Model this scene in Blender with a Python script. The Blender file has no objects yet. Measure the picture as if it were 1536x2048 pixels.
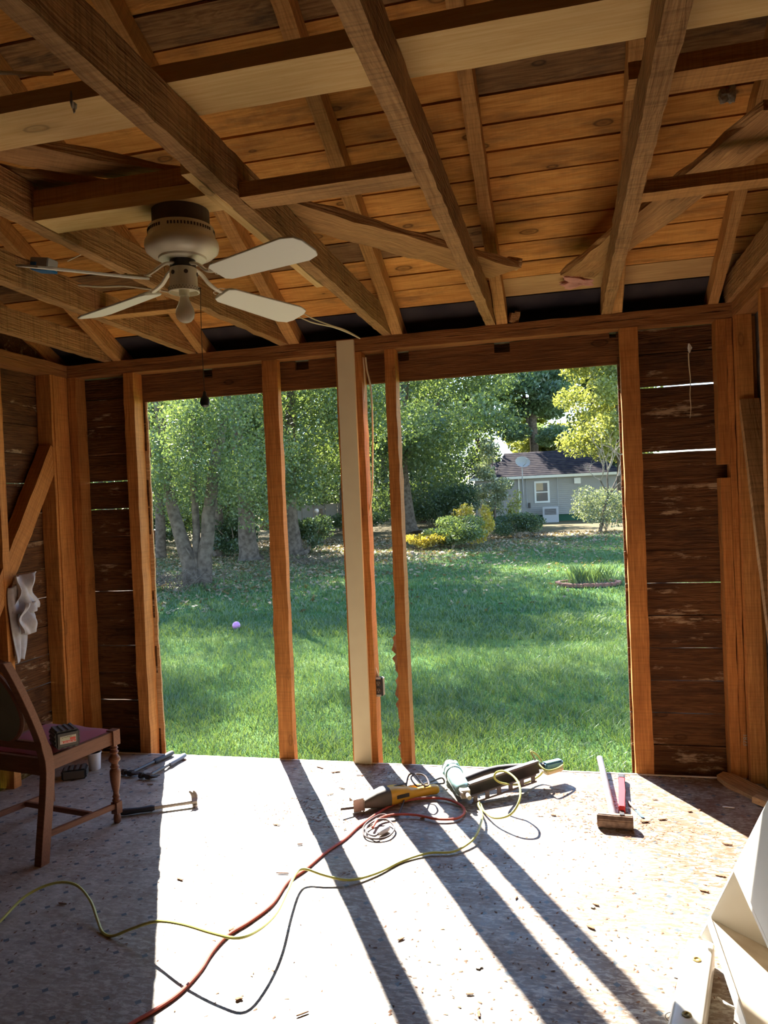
import bpy, bmesh, math, random
import numpy as np
from mathutils import Vector, Matrix, Euler
random.seed(7); rng = np.random.default_rng(7)
PI = math.pi; R = math.radians

# ---------------------------------------------------------------- camera, sky, sun, exposure
W_, H_, F_ = 1536, 2048, 1506.0
YAW, PIT, ROL, HC = -.23661, -.01670, -.04291, 1.514
_cy, _sy = math.cos(YAW), math.sin(YAW)
FW = Vector((_sy*math.cos(PIT), _cy*math.cos(PIT), math.sin(PIT)))
_r = Vector((_cy, -_sy, 0)); _u = _r.cross(FW)
RR = math.cos(ROL)*_r + math.sin(ROL)*_u; UU = -math.sin(ROL)*_r + math.cos(ROL)*_u
CAMP = Vector((0, 0, HC))
cam = bpy.data.cameras.new('camera'); camo = bpy.data.objects.new('camera', cam)
bpy.context.scene.collection.objects.link(camo); bpy.context.scene.camera = camo
cam.sensor_fit = 'VERTICAL'; cam.sensor_height = 24; cam.lens = 24*F_/H_; cam.clip_start = .05; cam.clip_end = 500
m = Matrix((RR, UU, -FW)).transposed().to_4x4(); m.translation = CAMP; camo.matrix_world = m

sc = bpy.context.scene
sc.cycles.max_bounces = 14; sc.cycles.diffuse_bounces = 8
sc.view_settings.view_transform = 'Standard'; sc.view_settings.look = 'None'; sc.view_settings.gamma = 1
sc.view_settings.use_curve_mapping = False
sc.view_settings.exposure = EXPOSURE = 1.88
SUN_EL = 37.5; SUN_AZ = 29.35
world = bpy.data.worlds.new('sky'); sc.world = world; world.use_nodes = True
wn = world.node_tree; bgn = wn.nodes['Background']
skyt = wn.nodes.new('ShaderNodeTexSky'); skyt.sky_type = 'NISHITA'; skyt.sun_disc = False
skyt.sun_elevation = R(SUN_EL); skyt.sun_rotation = R(-SUN_AZ); skyt.air_density = 1.0; skyt.dust_density = .05; skyt.ozone_density = 3.0
wn.links.new(skyt.outputs[0], bgn.inputs[0]); bgn.inputs[1].default_value = SKY = .165
sun = bpy.data.lights.new('sun', 'SUN'); suno = bpy.data.objects.new('sun', sun); sc.collection.objects.link(suno)
sun.energy = 9.0; sun.angle = R(.6); sun.color = (1, .93, .82)
sd = Vector((math.sin(R(SUN_AZ))*math.cos(R(SUN_EL)), -math.cos(R(SUN_AZ))*math.cos(R(SUN_EL)), -math.sin(R(SUN_EL))))
suno.rotation_euler = sd.to_track_quat('-Z', 'Y').to_euler(); suno.location = (-8, 14, 14)

def at(px, py, ax, val):
    """point of the plane <axis ax = val> seen at pixel px, py of the photograph"""
    d = FW*F_ + RR*(px-W_/2) - UU*(py-H_/2)
    return CAMP + d*((val-CAMP[ax])/d[ax])
def fl(px, py, z=0): return at(px, py, 2, z)
def ground(x, y):
    return -.43 + .0055*(y-4.3) + .03*math.sin(x*.7+1)*math.sin(y*.45)*min(1, max(0, (y-5)/5))
def onground(px, py):
    z = -.4
    for _ in range(8):
        p = at(px, py, 2, z); z = ground(p.x, p.y)
    return Vector((p.x, p.y, z))

# ---------------------------------------------------------------- node helpers / materials
def mat(name): 
    M = bpy.data.materials.new(name); M.use_nodes = True
    nt = M.node_tree; b = nt.nodes['Principled BSDF']
    return M, nt, b
def nd(nt, t, **k):
    n = nt.nodes.new(t)
    for a, v in k.items():
        if a.startswith('i_'):
            key = a[2:]; n.inputs[int(key) if key.isdigit() else key.replace('_', ' ')].default_value = v
        else: setattr(n, a, v)
    return n
def ramp(nt, src, stops):
    n = nd(nt, 'ShaderNodeValToRGB'); e = n.color_ramp.elements
    while len(e) > 1: e.remove(e[-1])
    e[0].position, e[0].color = stops[0][0], (*stops[0][1], 1) if len(stops[0][1]) == 3 else stops[0][1]
    for p, c in stops[1:]:
        x = e.new(p); x.color = (*c, 1) if len(c) == 3 else c
    nt.links.new(src, n.inputs[0]); return n.outputs[0]
def mix(nt, f, a, b, mode='MIX'):
    n = nd(nt, 'ShaderNodeMix', data_type='RGBA', blend_type=mode)
    for i, v in ((0, f), (6, a), (7, b)):
        if hasattr(v, 'links'): nt.links.new(v, n.inputs[i])
        elif isinstance(v, tuple): n.inputs[i].default_value = (*v, 1) if len(v) == 3 else v
        else: n.inputs[i].default_value = v
    return n.outputs[2]
def math_(nt, op, a, b=0., c=0.):
    n = nd(nt, 'ShaderNodeMath', operation=op)
    for i, v in ((0, a), (1, b), (2, c)):
        if hasattr(v, 'links'): nt.links.new(v, n.inputs[i])
        else: n.inputs[i].default_value = v
    return n.outputs[0]
def rgb(*c): return tuple(c)

def wood(name, c1, c2, dark=(.05, .02, .008), rough=.75, knots=1., stain=.0, stainc=(.03, .015, .01), bump=.25, saw=0., paint=None, vary=.35, sc=1., ring=.07):
    """c1..c2 grain tones; knots, stains, saw marks; grain runs along the piece's own X"""
    M, nt, b = mat(name); L = nt.links.new
    tc = nd(nt, 'ShaderNodeTexCoord'); oi = nd(nt, 'ShaderNodeObjectInfo')
    off = nd(nt, 'ShaderNodeVectorMath', operation='SCALE'); off.inputs[0].default_value = (37, 17, 29); L(oi.outputs['Random'], off.inputs['Scale'])
    ad = nd(nt, 'ShaderNodeVectorMath', operation='ADD'); L(tc.outputs['Object'], ad.inputs[0]); L(off.outputs[0], ad.inputs[1])
    mp = nd(nt, 'ShaderNodeMapping'); mp.inputs['Scale'].default_value = (1.1*sc, 14*sc, 14*sc); L(ad.outputs[0], mp.inputs[0])
    n1 = nd(nt, 'ShaderNodeTexNoise', i_Scale=1.6, i_Detail=3, i_Distortion=1.4); L(mp.outputs[0], n1.inputs['Vector'])
    rings = math_(nt, 'SINE', math_(nt, 'MULTIPLY', n1.outputs[0], 46.))
    mp2 = nd(nt, 'ShaderNodeMapping'); mp2.inputs['Scale'].default_value = (5*sc, 120*sc, 120*sc); L(ad.outputs[0], mp2.inputs[0])
    n2 = nd(nt, 'ShaderNodeTexNoise', i_Scale=1., i_Detail=2); L(mp2.outputs[0], n2.inputs['Vector'])
    g = math_(nt, 'ADD', math_(nt, 'MULTIPLY', rings, ring), n2.outputs[0])
    col = ramp(nt, g, [(.22, c1), (.80, c2)])
    # broad tone variation
    mp3 = nd(nt, 'ShaderNodeMapping'); mp3.inputs['Scale'].default_value = (1.2, 5, 5); L(ad.outputs[0], mp3.inputs[0])
    n3 = nd(nt, 'ShaderNodeTexNoise', i_Scale=1.3, i_Detail=4); L(mp3.outputs[0], n3.inputs['Vector'])
    col = mix(nt, math_(nt, 'MULTIPLY', ramp(nt, n3.outputs[0], [(.38, (0, 0, 0)), (.7, (1, 1, 1))]), vary), col, mix(nt, 1., col, (.45, .38, .32), 'MULTIPLY'))
    # piece to piece
    col = mix(nt, math_(nt, 'MULTIPLY', oi.outputs['Random'], .28), col, mix(nt, 1., col, (.5, .46, .42), 'MULTIPLY'))
    if knots:
        sxyz = nd(nt, 'ShaderNodeSeparateXYZ'); L(ad.outputs[0], sxyz.inputs[0]); cxyz = nd(nt, 'ShaderNodeCombineXYZ'); L(sxyz.outputs[0], cxyz.inputs[0]); L(math_(nt, 'ADD', sxyz.outputs[1], sxyz.outputs[2]), cxyz.inputs[1])
        mp4 = nd(nt, 'ShaderNodeMapping'); mp4.inputs['Scale'].default_value = (2.2, 5.5, 1); L(cxyz.outputs[0], mp4.inputs[0])
        v = nd(nt, 'ShaderNodeTexVoronoi', voronoi_dimensions='2D', i_Scale=1.0); L(mp4.outputs[0], v.inputs['Vector'])
        nk = nd(nt, 'ShaderNodeTexNoise', i_Scale=2.5, i_Detail=2); L(mp3.outputs[0], nk.inputs['Vector'])
        k = ramp(nt, math_(nt, 'ADD', v.outputs['Distance'], math_(nt, 'MULTIPLY', math_(nt, 'SUBTRACT', nk.outputs[0], .45), .22)), [(.0, (.75, .75, .75)), (.045, (.5, .5, .5)), (.075, (1, 1, 1)), (.095, (.3, .3, .3)), (.2, (0, 0, 0))])
        sc_ = nd(nt, 'ShaderNodeSeparateColor'); L(v.outputs['Color'], sc_.inputs[0])
        k = math_(nt, 'MULTIPLY', k, ramp(nt, sc_.outputs[0], [(.5, (0, 0, 0)), (.62, (1, 1, 1))]))
        col = mix(nt, math_(nt, 'MULTIPLY', k, .95*knots), col, tuple(x*.2 for x in c1))
    if stain:
        n4 = nd(nt, 'ShaderNodeTexNoise', i_Scale=2.3, i_Detail=5, i_Roughness=.65); L(mp3.outputs[0], n4.inputs['Vector'])
        col = mix(nt, math_(nt, 'MULTIPLY', ramp(nt, n4.outputs[0], [(.5, (0, 0, 0)), (.68, (1, 1, 1))]), stain), col, stainc)
    if saw:
        wv = nd(nt, 'ShaderNodeTexNoise', i_Scale=1., i_Detail=1); mp5 = nd(nt, 'ShaderNodeMapping'); mp5.inputs['Scale'].default_value = (130, 4, 4); L(ad.outputs[0], mp5.inputs[0]); L(mp5.outputs[0], wv.inputs['Vector'])
        col = mix(nt, math_(nt, 'MULTIPLY', ramp(nt, wv.outputs[0], [(.45, (0, 0, 0)), (.7, (1, 1, 1))]), saw), col, dark)
    if paint:
        n5 = nd(nt, 'ShaderNodeTexNoise', i_Scale=2.4, i_Detail=6, i_Roughness=.7); L(mp3.outputs[0], n5.inputs['Vector'])
        col = mix(nt, ramp(nt, n5.outputs[0], [(.585, (0, 0, 0)), (.66, (1, 1, 1))]), col, paint)
    L(col, b.inputs['Base Color']); b.inputs['Roughness'].default_value = rough
    b.inputs['Specular IOR Level'].default_value = .25
    if bump:
        n6 = nd(nt, 'ShaderNodeTexNoise', i_Scale=9., i_Detail=5); L(mp3.outputs[0], n6.inputs['Vector'])
        bp = nd(nt, 'ShaderNodeBump', i_Strength=bump, i_Distance=.012); L(math_(nt, 'ADD', g, n6.outputs[0]), bp.inputs['Height']); L(bp.outputs[0], b.inputs['Normal'])
    return M
def plain(name, c, rough=.5, metal=0., noise=0., nscale=30, c2=None, bump=0., spec=.5, trans=0.):
    M, nt, b = mat(name)
    b.inputs['Roughness'].default_value = rough; b.inputs['Metallic'].default_value = metal
    b.inputs['Specular IOR Level'].default_value = spec
    tc = nd(nt, 'ShaderNodeTexCoord'); n = nd(nt, 'ShaderNodeTexNoise', i_Scale=nscale, i_Detail=4); nt.links.new(tc.outputs['Object'], n.inputs['Vector'])
    c2 = c2 or tuple(x*.7 for x in c)
    col = mix(nt, math_(nt, 'MULTIPLY', ramp(nt, n.outputs[0], [(.4, (0, 0, 0)), (.65, (1, 1, 1))]), max(noise, .12)), tuple(c), tuple(c2))
    nt.links.new(col, b.inputs['Base Color'])
    if bump:
        bp = nd(nt, 'ShaderNodeBump', i_Strength=bump, i_Distance=.004); nt.links.new(n.outputs[0], bp.inputs['Height']); nt.links.new(bp.outputs[0], b.inputs['Normal'])
    return M
def leafmat(name, c1, c2, tl=.5):
    M, nt, b = mat(name); nt.nodes.remove(b); L = nt.links.new
    out = nt.nodes['Material Output']
    ge = nd(nt, 'ShaderNodeNewGeometry')
    n = nd(nt, 'ShaderNodeTexNoise', i_Scale=.9, i_Detail=3); L(ge.outputs['Position'], n.inputs['Vector'])
    f = math_(nt, 'ADD', math_(nt, 'MULTIPLY', ge.outputs['Random Per Island'], .5), math_(nt, 'MULTIPLY', n.outputs[0], .6))
    col = ramp(nt, f, [(.2, c1), (.85, c2)])
    d = nd(nt, 'ShaderNodeBsdfDiffuse'); t = nd(nt, 'ShaderNodeBsdfTranslucent'); g = nd(nt, 'ShaderNodeBsdfGlossy', i_Roughness=.45)
    L(col, d.inputs[0]); L(mix(nt, 1., col, (1.25, 1.2, .6), 'MULTIPLY'), t.inputs[0]); g.inputs[0].default_value = (.8, .85, .9, 1)
    m1 = nd(nt, 'ShaderNodeMixShader'); m1.inputs[0].default_value = tl; L(d.outputs[0], m1.inputs[1]); L(t.outputs[0], m1.inputs[2])
    m2 = nd(nt, 'ShaderNodeMixShader'); m2.inputs[0].default_value = .06; L(m1.outputs[0], m2.inputs[1]); L(g.outputs[0], m2.inputs[2])
    L(m2.outputs[0], out.inputs[0]); return M

M = {}
M['joist'] = wood('weathered_brown_joist', (.40, .20, .078), (.70, .40, .175), knots=.5, stain=.25, stainc=(.07, .04, .025), bump=.6, saw=.35, vary=.5)
M['rafter'] = wood('brown_rafter', (.50, .235, .075), (.82, .44, .16), knots=.5, bump=.4, saw=.2, stain=.15)
M['deck'] = wood('orange_roof_board', (.66, .27, .060), (.95, .485, .135), knots=1., bump=.15, saw=.05, stain=.55, stainc=(.12, .06, .035), vary=.4, ring=.1)
M['deckd'] = wood('weathered_grey_brown_roof_board', (.26, .13, .055), (.52, .30, .13), knots=1., bump=.2, saw=.05, stain=.8, stainc=(.04, .03, .03), vary=.7, ring=.12)
M['ply'] = wood('plywood_strip', (.56, .34, .14), (.74, .48, .22), knots=0, bump=.1, vary=.5)
M['new'] = wood('fresh_pale_lumber', (.78, .48, .19), (.92, .66, .32), knots=.7, bump=.12, vary=.2)
M['stud'] = wood('reddish_brown_stud', (.48, .175, .042), (.78, .34, .095), knots=.5, bump=.3, saw=.15, stain=.2, stainc=(.12, .045, .018), vary=.45)
M['plate'] = wood('brown_plate', (.30, .12, .038), (.50, .23, .08), knots=.3, bump=.4, stain=.3, vary=.5)
M['siding'] = wood('dark_siding_board', (.085, .034, .013), (.22, .10, .038), knots=.6, bump=.6, stain=.6, stainc=(.03, .014, .008), paint=(.42, .30, .19), vary=.7, ring=.12)
M['header'] = wood('header_board', (.15, .06, .02), (.30, .13, .045), knots=.9, bump=.4, stain=.35, vary=.5)
M['fresh'] = wood('broken_fresh_wood', (.60, .34, .15), (.78, .52, .28), knots=0, bump=.5, vary=.1)
M['brace'] = wood('brown_brace_board', (.44, .22, .085), (.74, .42, .175), knots=.6, bump=.6, saw=.1, stain=.35, vary=.5)
M['cream'] = plain('cream_paint', (.88, .79, .54), .55, noise=.25, nscale=9, c2=(.76, .65, .42), bump=.2)
M['greyboard'] = plain('grey_old_board', (.26, .25, .24), .8, noise=.7, nscale=18, c2=(.12, .10, .09), bump=.5)

def floor_mat():
    Mm, nt, b = mat('vinyl_floor'); L = nt.links.new
    ge = nd(nt, 'ShaderNodeNewGeometry'); sp = nd(nt, 'ShaderNodeSeparateXYZ'); L(ge.outputs['Position'], sp.inputs[0])
    S = .1103
    X = math_(nt, 'DIVIDE', math_(nt, 'ADD', sp.outputs[0], .0126), S); Y = math_(nt, 'DIVIDE', math_(nt, 'SUBTRACT', sp.outputs[1], 2.920), S)
    def cen(v): return math_(nt, 'ABSOLUTE', math_(nt, 'SUBTRACT', math_(nt, 'FRACT', math_(nt, 'ADD', v, 100.5)), .5))   # 0 on the grid lines
    ax, ay = cen(X), cen(Y)
    dia = math_(nt, 'LESS_THAN', math_(nt, 'ADD', ax, ay), .115)
    ln = math_(nt, 'LESS_THAN', math_(nt, 'MINIMUM', ax, ay), .008)
    nb = nd(nt, 'ShaderNodeTexNoise', i_Scale=9., i_Detail=7, i_Roughness=.7); L(ge.outputs['Position'], nb.inputs['Vector'])
    base = ramp(nt, nb.outputs[0], [(.3, (.33, .285, .23)), (.5, (.48, .44, .375)), (.75, (.58, .54, .475))])
    # marbling of the print
    nm = nd(nt, 'ShaderNodeTexNoise', i_Scale=26., i_Detail=6, i_Roughness=.75, i_Distortion=1.5); L(ge.outputs['Position'], nm.inputs['Vector'])
    base = mix(nt, math_(nt, 'MULTIPLY', ramp(nt, nm.outputs[0], [(.5, (0, 0, 0)), (.62, (1, 1, 1))]), .5), base, (.30, .26, .21))
    # scuffs: fine diagonal scratches with brown dirt, most of it in the middle and right
    mp = nd(nt, 'ShaderNodeMapping'); mp.inputs['Scale'].default_value = (26, 70, 1); mp.inputs['Rotation'].default_value = (0, 0, R(24)); L(ge.outputs['Position'], mp.inputs[0])
    ns = nd(nt, 'ShaderNodeTexNoise', i_Scale=1., i_Detail=4, i_Roughness=.7, i_Distortion=.6); L(mp.outputs[0], ns.inputs['Vector'])
    mk = nd(nt, 'ShaderNodeTexNoise', i_Scale=1.7, i_Detail=4); L(ge.outputs['Position'], mk.inputs['Vector'])
    side = ramp(nt, math_(nt, 'ADD', math_(nt, 'MULTIPLY', sp.outputs[0], .35), .95), [(.25, (.4, .4, .4)), (.65, (1, 1, 1))])
    f1 = math_(nt, 'MULTIPLY', math_(nt, 'MULTIPLY', ramp(nt, ns.outputs[0], [(.40, (0, 0, 0)), (.54, (1, 1, 1))]), side), .95)
    f1 = math_(nt, 'MULTIPLY', f1, ramp(nt, mk.outputs[0], [(.25, (.45, .45, .45)), (.55, (1, 1, 1))]))
    base = mix(nt, f1, base, (.13, .078, .04))
    # rust-brown dirt patches toward the opened wall
    nr = nd(nt, 'ShaderNodeTexNoise', i_Scale=5.5, i_Detail=7, i_Roughness=.75); L(ge.outputs['Position'], nr.inputs['Vector'])
    yy = ramp(nt, math_(nt, 'MULTIPLY', sp.outputs[1], .2), [(.50, (.3, .3, .3)), (.72, (1, 1, 1))])
    f2 = math_(nt, 'MULTIPLY', math_(nt, 'MULTIPLY', ramp(nt, nr.outputs[0], [(.45, (0, 0, 0)), (.60, (1, 1, 1))]), side), math_(nt, 'MULTIPLY', yy, .85))
    base = mix(nt, f2, base, (.16, .07, .032))
    base = mix(nt, math_(nt, 'MULTIPLY', ln, .5), base, (.14, .14, .15))
    base = mix(nt, math_(nt, 'MULTIPLY', dia, .9), base, (.07, .10, .125))
    # dark specks
    vo = nd(nt, 'ShaderNodeTexVoronoi', i_Scale=13.); L(ge.outputs['Position'], vo.inputs['Vector'])
    f3 = math_(nt, 'MULTIPLY', math_(nt, 'LESS_THAN', vo.outputs['Distance'], .085), .7)
    base = mix(nt, f3, base, (.10, .06, .045))
    L(base, b.inputs['Base Color'])
    L(ramp(nt, nr.outputs[0], [(.35, (.34, .34, .34)), (.7, (.6, .6, .6))]), b.inputs['Roughness']); b.inputs['Specular IOR Level'].default_value = .45
    bp = nd(nt, 'ShaderNodeBump', i_Strength=.25, i_Distance=.003); L(nm.outputs[0], bp.inputs['Height']); L(bp.outputs[0], b.inputs['Normal'])
    return Mm
M['floor'] = floor_mat()
def lawn_mat():
    Mm, nt, b = mat('lawn_ground'); L = nt.links.new
    ge = nd(nt, 'ShaderNodeNewGeometry'); sp = nd(nt, 'ShaderNodeSeparateXYZ'); L(ge.outputs['Position'], sp.inputs[0])
    n = nd(nt, 'ShaderNodeTexNoise', i_Scale=.8, i_Detail=6, i_Roughness=.65); L(ge.outputs['Position'], n.inputs['Vector'])
    n2 = nd(nt, 'ShaderNodeTexNoise', i_Scale=22., i_Detail=5, i_Roughness=.7); L(ge.outputs['Position'], n2.inputs['Vector'])
    g = ramp(nt, n2.outputs[0], [(.3, (.035, .085, .028)), (.55, (.09, .21, .055)), (.75, (.20, .33, .10))])
    g = mix(nt, math_(nt, 'MULTIPLY', ramp(nt, n.outputs[0], [(.45, (0, 0, 0)), (.7, (1, 1, 1))]), .5), g, (.22, .24, .09))
    lit = ramp(nt, n2.outputs[0], [(.3, (.08, .055, .035)), (.55, (.22, .16, .10)), (.75, (.40, .31, .20))])
    # leaf litter: left, below the trees
    a = math_(nt, 'ADD', math_(nt, 'MULTIPLY', sp.outputs[0], -.08), math_(nt, 'MULTIPLY', sp.outputs[1], .05))
    a = math_(nt, 'ADD', a, math_(nt, 'MULTIPLY', n.outputs[0], 1.1))
    f = ramp(nt, a, [(1.75, (0, 0, 0)), (2.1, (1, 1, 1))]) if False else ramp(nt, math_(nt, 'MULTIPLY', a, .4), [(.74, (0, 0, 0)), (.86, (.85, .85, .85))])
    L(mix(nt, f, g, lit), b.inputs['Base Color']); b.inputs['Roughness'].default_value = .95; b.inputs['Specular IOR Level'].default_value = .1
    bp = nd(nt, 'ShaderNodeBump', i_Strength=1., i_Distance=.05); L(n2.outputs[0], bp.inputs['Height']); L(bp.outputs[0], b.inputs['Normal'])
    return Mm
M['lawn'] = lawn_mat()
M['blade'] = leafmat('grass_blade', (.038, .105, .042), (.18, .25, .08), .38)
M['leaf'] = leafmat('oak_leaf', (.05, .095, .045), (.21, .28, .10), .55)
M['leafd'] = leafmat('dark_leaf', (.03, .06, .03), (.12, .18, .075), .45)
M['leafy'] = leafmat('yellow_green_leaf', (.16, .21, .06), (.42, .43, .14), .5)
M['leafg'] = leafmat('golden_leaf', (.28, .24, .04), (.62, .50, .09), .5)
M['needle'] = leafmat('pine_needle', (.09, .16, .10), (.24, .34, .18), .5)
M['greyleaf'] = leafmat('grey_green_leaf', (.10, .14, .08), (.30, .34, .24), .4)
M['bark'] = plain('grey_bark', (.17, .135, .105), .95, noise=.8, nscale=7, c2=(.06, .045, .035), bump=1., spec=.1)
M['twig'] = plain('pale_twig', (.34, .28, .22), .9, noise=.5, nscale=9, spec=.1)
M['fanw'] = plain('fan_cream_enamel', (.84, .78, .62), .28, noise=.12, nscale=5, c2=(.66, .58, .42))
M['blade_w'] = plain('fan_blade_white', (.92, .91, .82), .45, noise=.1, nscale=4, c2=(.86, .84, .74))
M['dust'] = plain('dusty_dark', (.10, .07, .05), .9)
M['black'] = plain('black_plastic', (.018, .018, .02), .45)
M['blackr'] = plain('black_rubber_grip', (.02, .022, .03), .6)
M['blueg'] = plain('blue_grey_grip', (.09, .11, .17), .5)
M['steel'] = plain('worn_steel', (.56, .50, .44), .42, metal=.2, noise=.4, c2=(.25, .22, .2))
M['darksteel'] = plain('dark_steel', (.07, .065, .065), .45, metal=.6, noise=.4)
M['rust'] = plain('rusty_steel', (.26, .17, .12), .6, metal=.35, noise=.8, nscale=40, c2=(.13, .08, .055), bump=.5)
M['pipe'] = plain('painted_grey_handle', (.17, .155, .18), .45, noise=.5, nscale=25, c2=(.10, .07, .07))
M['red'] = plain('red_plastic', (.62, .035, .04), .4)
M['redcord'] = plain('red_cord_jacket', (.50, .085, .05), .5)
M['yelhose'] = plain('yellow_green_hose', (.52, .54, .14), .4)
M['greycord'] = plain('grey_cord_jacket', (.10, .08, .085), .6, spec=.2)
M['yellow'] = plain('yellow_plastic', (.78, .42, .03), .4, noise=.3, nscale=12, c2=(.5, .25, .03))
M['boot'] = plain('grey_rubber_boot', (.11, .10, .085), .6, noise=.3)
M['teal'] = plain('pale_teal_metal', (.38, .62, .60), .35, metal=.25, noise=.4, nscale=20, c2=(.26, .44, .42))
M['bluep'] = plain('blue_rubber', (.07, .20, .36), .5)
M['blues'] = plain('blue_box_plastic', (.02, .16, .42), .45)
M['chairw'] = wood('chair_mahogany', (.17, .065, .032), (.27, .115, .06), knots=0, rough=.42, bump=.08, vary=.35, sc=2)
M['seat'] = plain('faded_red_velvet', (.34, .085, .095), .85, noise=.7, nscale=9, c2=(.24, .10, .11), spec=.2)
M['seatback'] = plain('drab_back_fabric', (.17, .15, .10), .9, noise=.4, nscale=9, spec=.1)
M['towel'] = plain('grey_towel', (.55, .53, .56), .95, noise=.4, nscale=40, spec=.1, bump=.4)
M['white'] = plain('white_laminate', (.80, .79, .74), .4, noise=.3, nscale=5, c2=(.70, .66, .56))
M['whitedirty'] = plain('stained_white_laminate', (.66, .60, .50), .55, noise=.9, nscale=7, c2=(.46, .37, .27))
M['whitep'] = plain('white_enamel', (.80, .80, .76), .3, noise=.2, nscale=6, c2=(.72, .70, .60))
M['brass'] = plain('tarnished_brass', (.42, .30, .10), .45, metal=.8, noise=.9, nscale=60, c2=(.05, .04, .02))
M['wire'] = plain('cream_cable', (.85, .74, .52), .5)
M['cup'] = plain('white_plastic_cup', (.72, .72, .76), .4)
M['pink'] = plain('pink_insulation', (.72, .38, .32), .95, noise=.5, nscale=30, spec=.05)
M['web'] = plain('grey_lint', (.42, .40, .34), .95, spec=.05)
M['paper'] = plain('torn_sheathing_paper', (.34, .17, .09), .9, noise=.6, c2=(.6, .45, .32), bump=.6)
M['galv'] = plain('galvanised_plate', (.38, .42, .48), .45, metal=.6, noise=.5)
M['label'] = plain('pale_label', (.62, .60, .42), .5)
M['labelr'] = plain('red_label', (.78, .10, .06), .5)
M['labelw'] = plain('white_label_print', (.85, .72, .66), .5)
M['ball'] = plain('pink_ball', (.72, .30, .62), .35)
M['siding_h'] = plain('house_grey_siding', (.33, .32, .31), .7, noise=.2, nscale=2)
M['found'] = plain('green_foundation', (.015, .085, .045), .7)
M['trimw'] = plain('white_trim', (.74, .74, .72), .5)
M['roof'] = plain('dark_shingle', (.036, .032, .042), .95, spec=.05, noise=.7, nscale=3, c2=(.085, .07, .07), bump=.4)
M['acgrey'] = plain('grey_appliance', (.42, .43, .46), .5)
M['brick'] = plain('old_red_brick', (.30, .13, .09), .9, noise=.6, nscale=14, c2=(.16, .09, .07), bump=.5)
M['curtain'] = plain('tan_blind', (.46, .36, .24), .8)
M['fence'] = plain('grey_block_wall', (.36, .34, .32), .9, noise=.5, nscale=2)
M['dirt'] = plain('bare_soil', (.10, .07, .05), .95, noise=.6, nscale=8)
def glassmat(name, c=(.9, .9, .85), rough=.05, alpha=None):
    Mm, nt, b = mat(name); b.inputs['Base Color'].default_value = (*c, 1); b.inputs['Roughness'].default_value = rough
    b.inputs['Transmission Weight'].default_value = .55; b.inputs['IOR'].default_value = 1.2; return Mm
M['bulb'] = glassmat('frosted_bulb', (.86, .82, .70), .25)
M['chip'] = plain('wood_chip', (.26, .12, .06), .9, noise=.8, nscale=60, c2=(.09, .045, .025))
M['pane'] = plain('window_glass', (.10, .12, .13), .08, spec=.9)

# ---------------------------------------------------------------- mesh helpers
COL = sc.collection
def link(o, parent=None):
    COL.objects.link(o)
    if parent is not None:
        o.parent = parent; o.matrix_parent_inverse = Matrix.Identity(4)
    return o
def tag(o, label=None, cat=None, group=None, kind=None):
    if label: o['label'] = label
    if cat: o['category'] = cat
    if group: o['group'] = group
    if kind: o['kind'] = kind
    return o
def empty(name, loc=(0, 0, 0), rot=(0, 0, 0)):
    o = bpy.data.objects.new(name, None); o.empty_display_size = .05; o.location = loc; o.rotation_euler = rot
    COL.objects.link(o); return o
def thing(name, label, cat, loc=(0, 0, 0), rot=(0, 0, 0), group=None):
    return tag(empty(name, loc, rot), label, cat, group)
def setting(name, label=None):
    return tag(empty(name), label, None, None, 'structure')

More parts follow.
